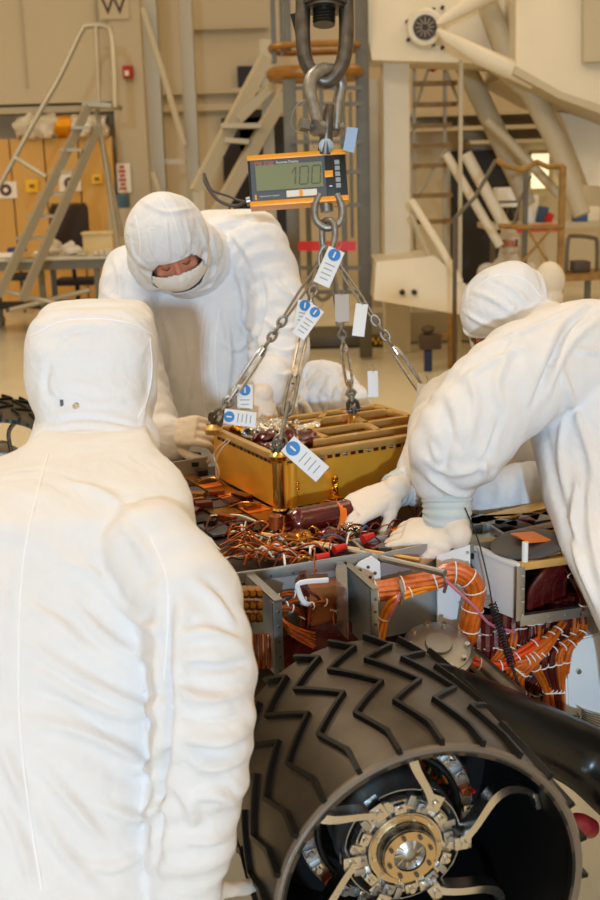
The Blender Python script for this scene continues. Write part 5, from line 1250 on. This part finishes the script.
tor1 = [PR(96, 428, 1.98, 52, .09, 2.2), PR(84, 452, 1.9, 70, .11, 2.2), PR(66, 474, 1.84, 110, .125, 2.3), PR(48, 500, 1.8, 142, .135, 2.4), PR(36, 540, 1.78, 160, .14, 2.4), PR(28, 600, 1.76, 160, .145, 2.4), PR(24, 680, 1.75, 155, .15, 2.3), PR(20, 760, 1.75, 152, .15, 2.3), PR(16, 860, 1.76, 156, .16, 2.3), PR(14, 930, 1.78, 158, .16, 2.2), PR(14, 1010, 1.8, 150, .15, 2.2)]
hip1 = P(14, 960, 1.8)
f1 = [(hip1.x-.16, hip1.y+.02, .1), (hip1.x+.16, hip1.y+.02, .1)]
h1 = Head(P(93, 384, 2.12), (.35, 1, -.28), (0, .25, 1))
def mk1(k):
    bm = B(); ring_loft(bm, [(c, X*k, Y*k, e) for c, X, Y, e in tor1]); limb(bm, arm1, 24, 5, k); limb(bm, arm1L, 24, 5, k); lowbody(bm, hip1, f1[0], f1[1], .12, k); return bm
objm('body', bodymesh(mk1(1), lambda b: head_geo(b, h1, False), .012), skinm, w1, 180)
seg1 = autoseg(arm1, .026, .1, 9, 3, .35)+autoseg(arm1L, .012)+[(P(-40, 860, 1.75), P(110, 560, 1.75), .24, .012, 7, 2.0, 0), (P(-40, 980, 1.75), P(150, 700, 1.75), .24, .014, 7, 2., 0)]
def F1(*pp): return [P(x, y, 1.62 if x < 175 else 1.59) for x, y in pp]
fl1 = [(F1(*l), w_, a_*1.45) for l, w_, a_ in [
 (((22, 640), (78, 677), (140, 706), (166, 703)), .014, .011), (((24, 662), (87, 702), (130, 716), (166, 712)), .012, .009), (((28, 720), (87, 733), (130, 755), (160, 780)), .014, .012), (((0, 745), (14, 775), (28, 806)), .014, .010),
 (((36, 760), (78, 811), (102, 840)), .013, .010), (((100, 584), (143, 625), (167, 630)), .012, .009), (((68, 600), (112, 642), (160, 664)), .013, .010), (((92, 803), (139, 818), (168, 800)), .014, .011), (((38, 812), (65, 855), (100, 892)), .013, .010),
 (((30, 690), (70, 706), (110, 735), (150, 742)), .011, -.007), (((60, 560), (95, 575), (120, 600)), .012, .007), (((120, 520), (140, 545), (160, 580)), .012, .007), (((10, 560), (0, 640), (8, 700)), .014, .007), (((0, 800), (20, 840), (34, 895)), .012, .009),
 (((60, 480), (100, 492), (140, 520)), .014, .006), (((70, 860), (110, 868), (150, 850)), .013, .008), (((20, 600), (60, 625), (90, 655)), .011, .006), (((110, 760), (135, 772), (160, 760)), .01, .008),
 (((170, 585), (165, 650), (168, 720), (160, 800), (156, 875)), .012, -.022),
 (((176, 640), (205, 632), (246, 645)), .012, .013), (((172, 685), (205, 700), (250, 690)), .013, .016), (((176, 735), (215, 742), (250, 733)), .013, .017), (((182, 752), (208, 768), (244, 760)), .011, .014), (((174, 780), (190, 808), (196, 830)), .012, .010), (((190, 578), (215, 600), (236, 628)), .012, .010),
 (((178, 665), (215, 668), (252, 662)), .010, -.012), (((178, 715), (215, 722), (250, 712)), .010, -.013), (((190, 800), (215, 796), (238, 806)), .012, .012), (((185, 840), (205, 842), (230, 838)), .010, .010), (((186, 600), (180, 640), (184, 680)), .012, .008)]]
cv1 = cloth('coverall', mk1(1), w1, suit, .011, 3, seg1, .004, 6, 1, fl1, bk=dict(eps=.2, lo=.016, hi=.026, bend=.2, iso=.05))
bm = B(); ring_loft(bm, [PR(95, 304, 2.12, 30, .06, 2.4, .1), PR(93, 307, 2.12, 48, .095, 2.6, .1), PR(92, 318, 2.11, 58, .115, 2.9, .1), PR(92, 340, 2.1, 62, .125, 3, .1), PR(92, 370, 2.1, 63, .128, 2.8, .1), PR(94, 395, 2.09, 60, .125, 2.6, .1), PR(96, 412, 2.07, 56, .12, 2.4, .1), PR(94, 428, 2.04, 60, .12, 2.3, .1), PR(92, 446, 2.0, 66, .12, 2.3, .1), PR(90, 460, 1.97, 66, .11, 2.3, .1)], 40)
def G1(*pp): return [P(x, y, 1.975 if y < 425 else 1.9) for x, y in pp]
hd1 = cloth('hood', bm, w1, hoodm, .007, 3, [(P(92, 310, 2.1), P(92, 450, 2.0), .2, .010, 9, 5, .5)], .0025, 9, 4, bk=dict(eps=.07, lo=.006, hi=.009, bend=.25, iso=.6), fl=
    [(G1((30, 330), (70, 316), (110, 318), (155, 332)), .008, .005), (G1((150, 340), (151, 380), (143, 415), (140, 450)), .008, .005), (G1((50, 360), (46, 390), (66, 408)), .010, -.009), (G1((34, 425), (90, 418), (145, 428)), .009, -.008), (G1((40, 440), (90, 434), (150, 450)), .010, .007), (G1((70, 395), (100, 405), (135, 395)), .01, .005), (G1((60, 352), (70, 335), (100, 330)), .01, -.004)])
surf_line('hood_seam', hd1, [P(31, 336, 2.0), P(60, 322, 2.0), P(95, 319, 2.0), P(130, 323, 2.0), P(152, 334, 2.0)], .0012, seamm, hd1)
surf_line('hood_seam', hd1, [P(150, 338, 2.0), P(152, 370, 2.0), P(147, 400, 2.0), P(138, 418, 2.0)], .0012, seamm, hd1)
surf_line('back_seam', cv1, [P(48, 455, 1.7), P(36, 500, 1.7), P(24, 560, 1.65), P(19, 640, 1.65), P(20, 720, 1.65), P(28, 800, 1.65), P(42, 890, 1.65)], .0016, seamm, cv1, off=.0004)
surf_line('shoulder_seam', cv1, [P(150, 535, 1.7), P(166, 575, 1.7), P(168, 620, 1.65), P(164, 680, 1.65)], .0012, seamm, cv1)
t_ = BVHTree.FromPolygons([v.co+wloc(hd1) for v in hd1.data.vertices], [p.vertices[:] for p in hd1.data.polygons])
hh = t_.ray_cast(EYE, (P(76, 406, 2)-EYE).normalized())
if hh[0] is not None:
    bm = B(); lathe(bm, hh[0]-hh[1]*.001, hh[1], [(0, .0065), (.0025, .006), (.003, .0038), (.0012, .003)], 20); obj('snap_fastener', bm, steel, hd1)
    bm = B(); q = t_.ray_cast(EYE, (P(62, 403, 2)-EYE).normalized()); 
    if q[0] is not None: box(bm, q[0], (.006, .004, .012)); obj('small_tab', bm, greyfilm, hd1)
kn = (arm1[-1][0]-arm1[-2][0]).normalized()
hand('glove', w1, arm1[-1][0]+kn*.03+V((.006, .01, 0)), (.25, .45, -.85), (-.1, -.9, -.4), 1, .4, cuff=[(arm1[-1][0]-kn*.02, .034)])
hand('glove', w1, arm1L[-1][0]+V((.02, .03, -.02)), (.5, .8, -.3), (0, 0, 1), -1, .3, cuff=[(arm1L[-1][0]-V((.02, .03, 0)), .034)], vox=.005)
shoes(w1, f1)
# ------------------------------------------------ worker 2: bending over the box, facing the camera
w2 = thing('person', (-.45, 3.95, 0), 'person in white hood and face mask bending forward over the gold box', 'person')
h2 = Head(P(171, 248, 3.44), (.24, -.80, -.55), (-.16, -.56, .78))
armR2 = [(P(138, 276, 3.72), .105), (P(126, 330, 3.66), .098), (P(138, 390, 3.55), .092), (P(152, 430, 3.45), .08), (P(168, 440, 3.4), .062)]
armL2 = [(P(254, 254, 3.74), .108), (P(273, 298, 3.7), .098), (P(279, 342, 3.64), .088), (P(277, 366, 3.58), .076), (P(271, 380, 3.5), .06), (P(266, 388, 3.45), .05)]
tor2 = [PR(232, 210, 3.9, 28, .08, 2.2), PR(226, 217, 3.85, 46, .12, 2.2), PR(214, 232, 3.83, 66, .15, 2.2), PR(202, 255, 3.82, 78, .17, 2.3), PR(195, 285, 3.82, 84, .17, 2.3), PR(196, 330, 3.83, 82, .165, 2.3), PR(200, 380, 3.85, 76, .16, 2.3), PR(203, 440, 3.87, 72, .155, 2.3), PR(205, 520, 3.88, 74, .15, 2.2), PR(206, 580, 3.9, 70, .14, 2.2)]
hip2 = P(206, 560, 3.9); f2 = [(hip2.x-.17, hip2.y+.1, .1), (hip2.x+.17, hip2.y+.1, .1)]
def mk2(k):
    bm = B(); ring_loft(bm, [(c, X*k, Y*k, e) for c, X, Y, e in tor2]); limb(bm, armR2, 24, 5, k); limb(bm, armL2, 24, 5, k); lowbody(bm, hip2, f2[0], f2[1], .12, k); return bm
bd2 = objm('body', bodymesh(mk2(1), lambda b: head_geo(b, h2), .0052, .035), skinm, w2, 180)
eye_bits(h2, bd2); mask(h2, w2)
seg2 = autoseg(armR2, .02, .13, 8, 3, .3)+autoseg(armL2, .026, .13, 8, 3, .3)+[(P(120, 320, 3.7), P(270, 330, 3.7), .3, .013, 7, 2, .3)]
def F2(*pp): return [P(x, y, 3.66) for x, y in pp]
fl2 = [(F2(*l), w_, a_) for l, w_, a_ in [
 (((212, 300), (204, 350), (210, 415)), .016, .016), (((224, 305), (230, 360), (222, 420)), .014, .014), (((236, 318), (256, 350), (246, 392), (236, 420)), .02, -.026), (((256, 262), (264, 300), (254, 350), (246, 380)), .014, -.022), (((222, 222), (244, 250), (262, 285)), .014, .012), (((128, 300), (150, 345), (150, 400)), .014, -.014), (((186, 320), (190, 370), (186, 420)), .014, .012),
 (((262, 318), (282, 330), (306, 322)), .013, .018), (((258, 342), (282, 352), (304, 346)), .013, .018), (((262, 366), (282, 376), (300, 368)), .012, .016), (((215, 225), (250, 222), (285, 255)), .014, .008), (((268, 270), (284, 290), (300, 300)), .014, .012), (((160, 310), (172, 350), (166, 400)), .016, .014), (((236, 270), (244, 300), (240, 330)), .014, .012), (((110, 250), (120, 280), (118, 320)), .014, .010), (((100, 290), (125, 305), (150, 300)), .014, .01), (((216, 340), (236, 350), (250, 340)), .012, .012)]]
cv2 = cloth('coverall', mk2(1), w2, suit, .0125, 4, seg2, .006, 5, 12, fl2, bk=dict(eps=.24, lo=.022, hi=.03, bend=.2, iso=.05))
bm = B(); M = h2.M()
ell(bm, h2.at(0, -.018, .035), .118, .125, .118, M, 32, 22); ell(bm, h2.at(0, -.01, -.03), .108, .108, .11, M, 32, 22)
ell(bm, h2.at(.055, -.06, -.075), .085, .085, .1, M); ell(bm, h2.at(-.05, -.07, -.08), .1, .08, .09, M)
limb(bm, [(h2.at(0, -.06, -.08), .11), (P(196, 262, 3.72), .13)], 24)
hd2 = cloth('hood', bm, w2, hoodm, .0075, 4, [(h2.at(0, 0, .12), h2.at(0, -.02, -.1), .2, .012, 9, 5, .6)], .003, 9, 9, fl=[([P(x, y, 3.3) for x, y in l], w_, a_) for l, w_, a_ in [
 (((140, 200), (165, 212), (195, 208)), .012, .008), (((130, 235), (134, 255), (150, 270)), .01, .009), (((150, 225), (152, 248), (158, 262)), .009, .006), (((200, 225), (206, 250), (204, 275)), .012, .012), (((212, 235), (216, 265), (208, 292)), .012, .012), (((166, 215), (168, 240), (170, 262)), .008, .006), (((185, 215), (190, 240), (188, 262)), .008, .007), (((196, 292), (210, 286), (220, 270)), .012, .010), (((134, 270), (140, 285), (156, 300)), .01, .008)]], bk=dict(eps=.24, lo=.010, hi=.015, bend=.3, iso=.5))
carve(hd2, lambda p: (lambda q: q[1] > .02 and -.2 < q[2] < .034 and (q[0]/.09)**2+((q[2]+.09)/.145)**2 < 1.0)(h2.loc(p)))
bm = B(); tube(bm, [h2.at(.088*q, .104-.05*q*q, .035-.012*q*q) for q in (-1, -.6, -.2, .2, .6, 1)], .0055, 8, 5); obj('hood_brim', bm, hoodm, hd2)
surf_line('hood_seam', hd2, [P(160, 195, 3.3), P(172, 215, 3.3), P(180, 240, 3.3), P(184, 262, 3.3)], .0018, seamm, hd2)
surf_line('hood_seam', hd2, [P(135, 215, 3.3), P(140, 240, 3.3), P(139, 262, 3.3)], .0016, seamm, hd2)
for d_ in (-8, 6): surf_line('zip_flap_seam', cv2, [P(213+d_, 308, 3.6), P(209+d_, 350, 3.6), P(212+d_, 400, 3.6), P(215+d_, 425, 3.6)], .002, seamm, cv2)
hand('glove', w2, P(166, 433, 3.38), (.75, -.35, .12), (-.1, -.85, .6), -1, .75, cuff=[(P(156, 438, 3.44), .04), (P(148, 442, 3.5), .05)], tcurl=.6, sc=1.12, seed=2)
hand('glove', w2, P(262, 396, 3.4), (-.25, -.45, -.85), (.2, -.9, .3), 1, .45, cuff=[(P(265, 388, 3.44), .042), (P(270, 378, 3.5), .05)], sc=1.15, seed=3)
shoes(w2, f2)
# ------------------------------------------------ worker 3: leaning in from the right
w3 = thing('person', (.95, 2.75, 0), 'person in white coverall leaning in from right with both gloved hands on the rover', 'person')
h3 = Head(P(503, 316, 3.08), (-.80, -.36, -.48), (-.28, -.26, .92))
armL3 = [(P(590, 350, 2.76), .12), (P(562, 360, 2.72), .125), (P(522, 378, 2.66), .118), (P(486, 408, 2.62), .11), (P(463, 440, 2.6), .102), (P(452, 460, 2.6), .094), (P(447, 473, 2.61), .072)]
armR3 = [(P(540, 362, 3.1), .09), (P(485, 385, 3.15), .085), (P(448, 410, 3.12), .085), (P(436, 450, 2.9), .075), (P(418, 482, 2.84), .056)]
tor3 = [PR(606, 326, 2.86, 30, .1, 2.2), PR(600, 350, 2.84, 56, .17, 2.2), PR(606, 380, 2.82, 76, .2, 2.3), PR(620, 430, 2.76, 88, .19, 2.3), PR(638, 490, 2.64, 92, .17, 2.3), PR(660, 550, 2.5, 98, .15, 2.3), PR(686, 610, 2.42, 94, .14, 2.3), PR(706, 660, 2.4, 92, .14, 2.3), PR(716, 720, 2.4, 90, .14, 2.2)]
hip3 = P(712, 690, 2.4); f3 = [(hip3.x+.12, hip3.y-.05, .1), (hip3.x+.18, hip3.y+.3, .1)]
def mk3(k):
    bm = B(); ring_loft(bm, [(c, X*k, Y*k, e) for c, X, Y, e in tor3]); limb(bm, armL3, 24, 5, k); limb(bm, armR3, 24, 5, k)
    limb(bm, [(P(570, 362, 2.8), .13), (P(610, 362, 2.85), .15), (P(650, 400, 2.8), .17), (P(670, 480, 2.68), .16)], 28, 5, k); limb(bm, [(P(540, 362, 3.05), .08), (P(590, 362, 2.95), .12)], 24, 5, k)
    lowbody(bm, hip3, f3[0], f3[1], .13, k); return bm
def hg3(b): head_geo(b, h3); limb(b, [(h3.at(0, -.05, -.12), .05), (P(575, 360, 2.92), .06)], 18)
bd3 = objm('body', bodymesh(mk3(1), hg3, .006, .035), skinm, w3, 180); eye_bits(h3, bd3); 
seg3 = autoseg(armL3[:3], .01, .16, 5, 3, .5)+autoseg(armL3[2:], .022, .14, 8, 3, .6)+autoseg(armR3, .012)+[(P(540, 520, 2.75), P(680, 440, 2.75), .35, .014, 6, 1.5, 0)]
def F3(*pp): return [P(x, y, 2.58) for x, y in pp]
fl3 = [(F3(*l), w_, a_) for l, w_, a_ in [
 (((424, 474), (455, 494), (482, 494)), .013, .018), (((422, 458), (450, 474), (490, 466)), .012, .014), (((440, 395), (450, 435), (440, 480)), .018, -.016), (((604, 300), (570, 325), (553, 360), (530, 410)), .013, -.03), (((604, 315), (575, 340), (560, 362), (545, 400)), .012, .018),
 (((520, 330), (498, 380), (505, 430)), .016, .012), (((560, 365), (582, 430), (604, 500)), .014, .018), (((545, 430), (560, 500), (592, 590)), .016, -.014), (((578, 470), (574, 540), (597, 610)), .014, .022), (((592, 440), (590, 520), (604, 590)), .014, .016), (((470, 370), (476, 410), (464, 455)), .014, .012), (((505, 405), (492, 440), (474, 482)), .012, -.012), (((480, 348), (530, 328), (590, 302)), .012, .009),
 (((565, 400), (560, 450), (566, 500)), .013, .012), (((430, 440), (440, 462), (462, 470)), .012, .012), (((500, 420), (484, 455), (486, 480)), .012, .014), (((455, 385), (490, 362), (530, 345)), .013, .008), (((565, 345), (590, 352), (610, 348)), .012, .012)]]
cv3 = cloth('coverall', mk3(1), w3, suit, .012, 9, seg3, .005, 6, 20, fl3, bk=dict(eps=.22, lo=.02, hi=.028, bend=.2, iso=.05))
bm = B(); M = h3.M()
ell(bm, h3.at(0, -.016, .03), .099, .126, .096, M, 32, 22); ell(bm, h3.at(0, -.032, -.02), .096, .106, .09, M, 32, 22)
limb(bm, [(h3.at(0, -.05, -.05), .085), (P(560, 352, 2.95), .1)], 24)
hd3 = cloth('hood', bm, w3, hoodm, .0075, 4, [(h3.at(0, 0, .12), h3.at(0, -.02, -.1), .2, .012, 9, 5, .6)], .003, 9, 15, fl=[([P(x, y, 3.3) for x, y in l], w_, a_) for l, w_, a_ in [
 (((462, 310), (480, 322), (500, 328)), .01, .009), (((470, 290), (495, 300), (520, 318)), .012, .009), (((490, 275), (515, 290), (530, 305)), .012, .008), (((465, 300), (470, 285), (488, 272)), .01, .006), (((508, 296), (514, 306), (504, 318)), .01, .010)]], bk=dict(eps=.24, lo=.010, hi=.015, bend=.3, iso=.5))
carve(hd3, lambda p: (lambda q: q[1] > .0 and -.14 < q[2] < .004+.3*max(0, q[1]-.06) and abs(q[0]) < .12)(h3.loc(p)))
bm = B(); tube(bm, [h3.at(.096*q, .112-.075*q*q, .014-.012*q*q) for q in (-1, -.6, -.2, .2, .6, 1)], .006, 8, 5); obj('hood_brim', bm, hoodm, hd3)
surf_line('hood_seam', hd3, [P(470, 292, 2.9), P(497, 275, 2.9), P(525, 280, 2.9), P(540, 296, 2.9)], .0018, seamm, hd3)
mask(h3, w3)
# hand pressed on the tray (cuff ribbed), and far hand reaching left
bm = B(); cw = [P(446, 484, 2.61), P(447, 500, 2.61), P(447, 514, 2.61), P(446, 526, 2.62)]
tube(bm, cw, [.062, .055, .053, .055], 28, 5); 
def ribbed(bm, pts, r, seg=28):
    c_ = crom(pts, 16); n = len(c_); tube(bm, c_, [r[0]+(r[1]-r[0])*i/n+.0016*sin(i*.9) for i in range(n)], seg)
bm.free(); bm = B(); ribbed(bm, cw, (.06, .052)); obj('glove_cuff', bm, mat('pale_blue_grey_cuff', (196, 206, 208), .7, bump=[(40, .3, .004, 1)]), w3)
zt_ = PZ(436, 540, 1.012)
hand('glove', w3, P(454, 534, 2.58), (-.85, .35, -.06), (.0, -.4, 1), 1, .45, cuff=[(P(448, 522, 2.61), .05)], sc=1.18, seed=6, spread=.03)
bm = B(); ell(bm, P(438, 536, 2.585), .072, .055, .022, Matrix.Rotation(.3, 3, 'Z'), 28, 16); bm.free()
bm = B(); c_ = [P(422, 478, 2.85), P(405, 486, 2.83), P(392, 491, 2.8)]
ribbed(bm, c_, (.055, .04)); obj('glove_cuff', bm, MATS['pale_blue_grey_cuff'], w3)
hand('glove', w3, P(394, 490, 2.79), (-.8, -.32, -.3), (-.15, -.45, .85), 1, .32, cuff=[(P(404, 486, 2.82), .037)], sc=1.18, seed=8)
shoes(w3, f3, -1.2)
# ------------------------------------------------ worker 4: only forearms between worker 3's sleeve and body
w4 = thing('person', (.95, 3.75, 0), 'mostly hidden person whose white sleeves show under the leaning worker arm', 'person')
aA = [(P(620, 440, 3.3), .085), (P(580, 446, 3.22), .068), (P(545, 452, 3.18), .056), (P(528, 455, 3.16), .05)]
aB = [(P(625, 470, 3.2), .12), (P(570, 490, 3.06), .09), (P(530, 496, 3.0), .085), (P(488, 500, 2.96), .07)]
tor4 = [PR(640, 380, 3.6, 60, .13, 2.2), PR(650, 420, 3.6, 74, .15), PR(650, 500, 3.62, 72, .15), PR(650, 600, 3.65, 66, .14)]
hip4 = P(650, 590, 3.65); f4 = [(hip4.x-.1, hip4.y+.1, .1), (hip4.x+.15, hip4.y+.1, .1)]
h4 = Head(P(625, 335, 3.55), (-.6, -.6, -.4), (-.2, -.2, 1))
def mk4(k):
    bm = B(); ring_loft(bm, [(c, X*k, Y*k, e) for c, X, Y, e in tor4]); limb(bm, [(P(630, 400, 3.55), .11)]+aA, 20, 4, k); limb(bm, [(P(650, 400, 3.5), .12)]+aB, 20, 4, k); lowbody(bm, hip4, f4[0], f4[1], .12, k); return bm
objm('body', bodymesh(mk4(1), lambda b: head_geo(b, h4), .012), skinm, w4, 180)
bm = mk4(1)
cloth('coverall', bm, w4, suit, .011, 3, autoseg(aA, .012)+autoseg(aB, .016), .005, 6, 30, bk=dict(eps=.18))
bm = B(); ell(bm, h4.at(0, -.02, .02), .11, .12, .13, h4.M()); limb(bm, [(h4.at(0, -.05, -.08), .1), (P(640, 385, 3.6), .12)]); hd4 = cloth('hood', bm, w4, hoodm, .011, 3, (), .004, 8, 5); carve(hd4, lambda p: (lambda q: q[1] > .05 and -.1 < q[2] < .03 and abs(q[0]) < .07)(h4.loc(p)))
mask(h4, w4)
hand('glove', w4, P(524, 455, 3.16), (-.9, -.15, -.12), (0, -.5, .8), 1, .3, cuff=[(P(532, 454, 3.16), .04)], sc=1.15, vox=.004)
hand('glove', w4, P(482, 502, 2.95), (-.7, -.1, -.45), (0, -.5, .8), 1, .5, cuff=[(P(490, 500, 2.96), .04)], vox=.005)
shoes(w4, f4)
# ------------------------------------------------ worker 5: crouching behind the box
w5 = thing('person', (.1, 4.25, 0), 'crouching person behind the gold box with only a crumpled white sleeve showing', 'person')
aa = [(P(300, 425, 4.2), .17), (P(318, 402, 4.1), .135), (P(330, 402, 4.0), .11), (P(346, 408, 3.92), .075)]
tor5 = [PR(300, 398, 4.3, 22, .1), PR(298, 410, 4.3, 48, .16), PR(295, 450, 4.32, 62, .19), PR(292, 520, 4.35, 60, .19), PR(292, 570, 4.35, 55, .17)]
hip5 = P(292, 560, 4.35); f5 = [(hip5.x-.16, hip5.y-.1, .1), (hip5.x+.16, hip5.y-.1, .1)]
h5 = Head(P(283, 440, 4.05), (-.1, -.8, -.6), (0, -.5, .9))
def mk5(k):
    bm = B(); ring_loft(bm, [(c, X*k, Y*k, e) for c, X, Y, e in tor5]); limb(bm, aa, 22, 5, k); limb(bm, [(P(300, 410, 4.2), .13), (P(292, 404, 4.05), .1), (P(286, 398, 3.95), .07)], 20, 4, k)
    for ft in f5: limb(bm, [(hip5, .14), (V((ft[0], ft[1]-.12, .5)), .11), (V((ft[0], ft[1], .12)), .08)], 18, 5, k)
    return bm
objm('body', bodymesh(mk5(1), lambda b: head_geo(b, h5), .012), skinm, w5, 180)
cloth('coverall', mk5(1), w5, suit, .011, 3, autoseg(aa, .03, .16, 14, 7, .8), .012, 9, 41, bk=dict(eps=.35, lo=.02, hi=.03, iso=.6))
bm = B(); ell(bm, h5.at(0, -.02, .02), .1, .11, .12, h5.M()); limb(bm, [(h5.at(0, -.05, -.08), .1), (P(294, 440, 4.25), .12)]); hd5 = cloth('hood', bm, w5, hoodm, .012, 3, (), .004, 8, 5); carve(hd5, lambda p: (lambda q: q[1] > .05 and -.1 < q[2] < .03 and abs(q[0]) < .07)(h5.loc(p)))
hand('glove', w5, P(287, 396, 3.92), (-.1, -.9, .15), (0, .2, 1), 1, .8, cuff=[(P(289, 398, 3.96), .045)], sc=1.2, vox=.004)
hand('glove', w5, P(350, 412, 3.9), (.4, -.8, -.3), (0, .2, 1), -1, .5, cuff=[(P(346, 410, 3.93), .045)], vox=.005)
shoes(w5, f5, 0)
# ------------------------------------------------ far seated worker and the one beside
def far_person(px, py, d, sc, label, facing=-1, k=0):
    # px, py: centre of the head
    hc = P(px, py, d); w = thing('person', (hc.x, hc.y+.1, 0), label, 'person')
    h = Head(hc, (0, facing, -.12), (0, -.1, 1))
    sh = hc+V((0, .05, -.27)); hip = hc+V((0, .15, -.72)); 
    def mk(q):
        bm = B(); limb(bm, [(hc+V((0, .04, -.2)), .1), (sh, .16)], 18, 4, q)
        ring_loft(bm, [(hc+V((0, .05, -.22)), V((.12, 0, 0))*q, V((0, .1, 0))*q, 2.2), (sh, V((.25, 0, 0))*q, V((0, .13, 0))*q, 2.3), (sh+V((0, .03, -.2)), V((.22, 0, 0))*q, V((0, .14, 0))*q, 2.3), (hip, V((.2, 0, 0))*q, V((0, .15, 0))*q, 2.3)])
        for s_ in (-1, 1):
            limb(bm, [(sh+V((.22*s_, 0, -.02)), .09), (sh+V((.27*s_, -.03, -.25)), .075), (sh+V((.16*s_, -.28, -.3)), .055)], 16, 4, q)
            limb(bm, [(hip+V((.1*s_, 0, 0)), .11), (hip+V((.13*s_, -.4, .03)), .09), (V((hip.x+.13*s_, hip.y-.42, .12)), .07)], 16, 4, q)
        return bm
    objm('body', bodymesh(mk(1), lambda b: head_geo(b, h), .011), skinm, w, 180)
    cloth('coverall', mk(1), w, suit_far, .016, 3, [(sh, hip, .3, .012, 7, 4, .5)], .006, 6, 50+k)
    bm = B(); ell(bm, h.at(0, -.02, .02), .11, .125, .135, h.M(), 26, 18); limb(bm, [(h.at(0, -.03, -.1), .095), (hc+V((0, .05, -.22)), .12)])
    o = cloth('hood', bm, w, suit_far, .009, 3, (), .003, 9, 60+k); carve(o, lambda p: (lambda q: q[1] > .04 and -.11 < q[2] < .045 and abs(q[0]) < .08)(h.loc(p)))
    if facing < 0: mask(h, w, suit_far)
    for s_ in (-1, 1): hand('glove', w, sh+V((.14*s_, -.3, -.3)), (-.3*s_, -.9, 0), (0, 0, 1), s_, .5, m=suit_far, vox=.006)
    shoes(w, [(hip.x-.13, hip.y-.42), (hip.x+.13, hip.y-.42)], pi)
    st = thing('work_stool', (hip.x, hip.y, 0), 'grey stool under the '+('seated person facing the camera' if k == 0 else 'seated person at the right picture edge of the pair'), 'stool')
    bm = B(); lathe(bm, (hip.x, hip.y, hip.z-.17), (0, 0, 1), [(0, .17), (.04, .17)], 24); obj('seat', bm, blackc, st)
    bm = B(); cyl(bm, (hip.x, hip.y, .03), (hip.x, hip.y, hip.z-.17), .03); lathe(bm, (hip.x, hip.y, 0), (0, 0, 1), [(.0, .22), (.03, .2)], 24); obj('base', bm, greyp, st)
far_person(509, 243, 11.8, 1, 'masked person in pale coverall sitting far off before the dark doorway', k=0)
far_person(549, 283, 8.4, 1, 'person in warm-tinted white hood seen from behind, just right of the leaning worker hood', 1, k=1)
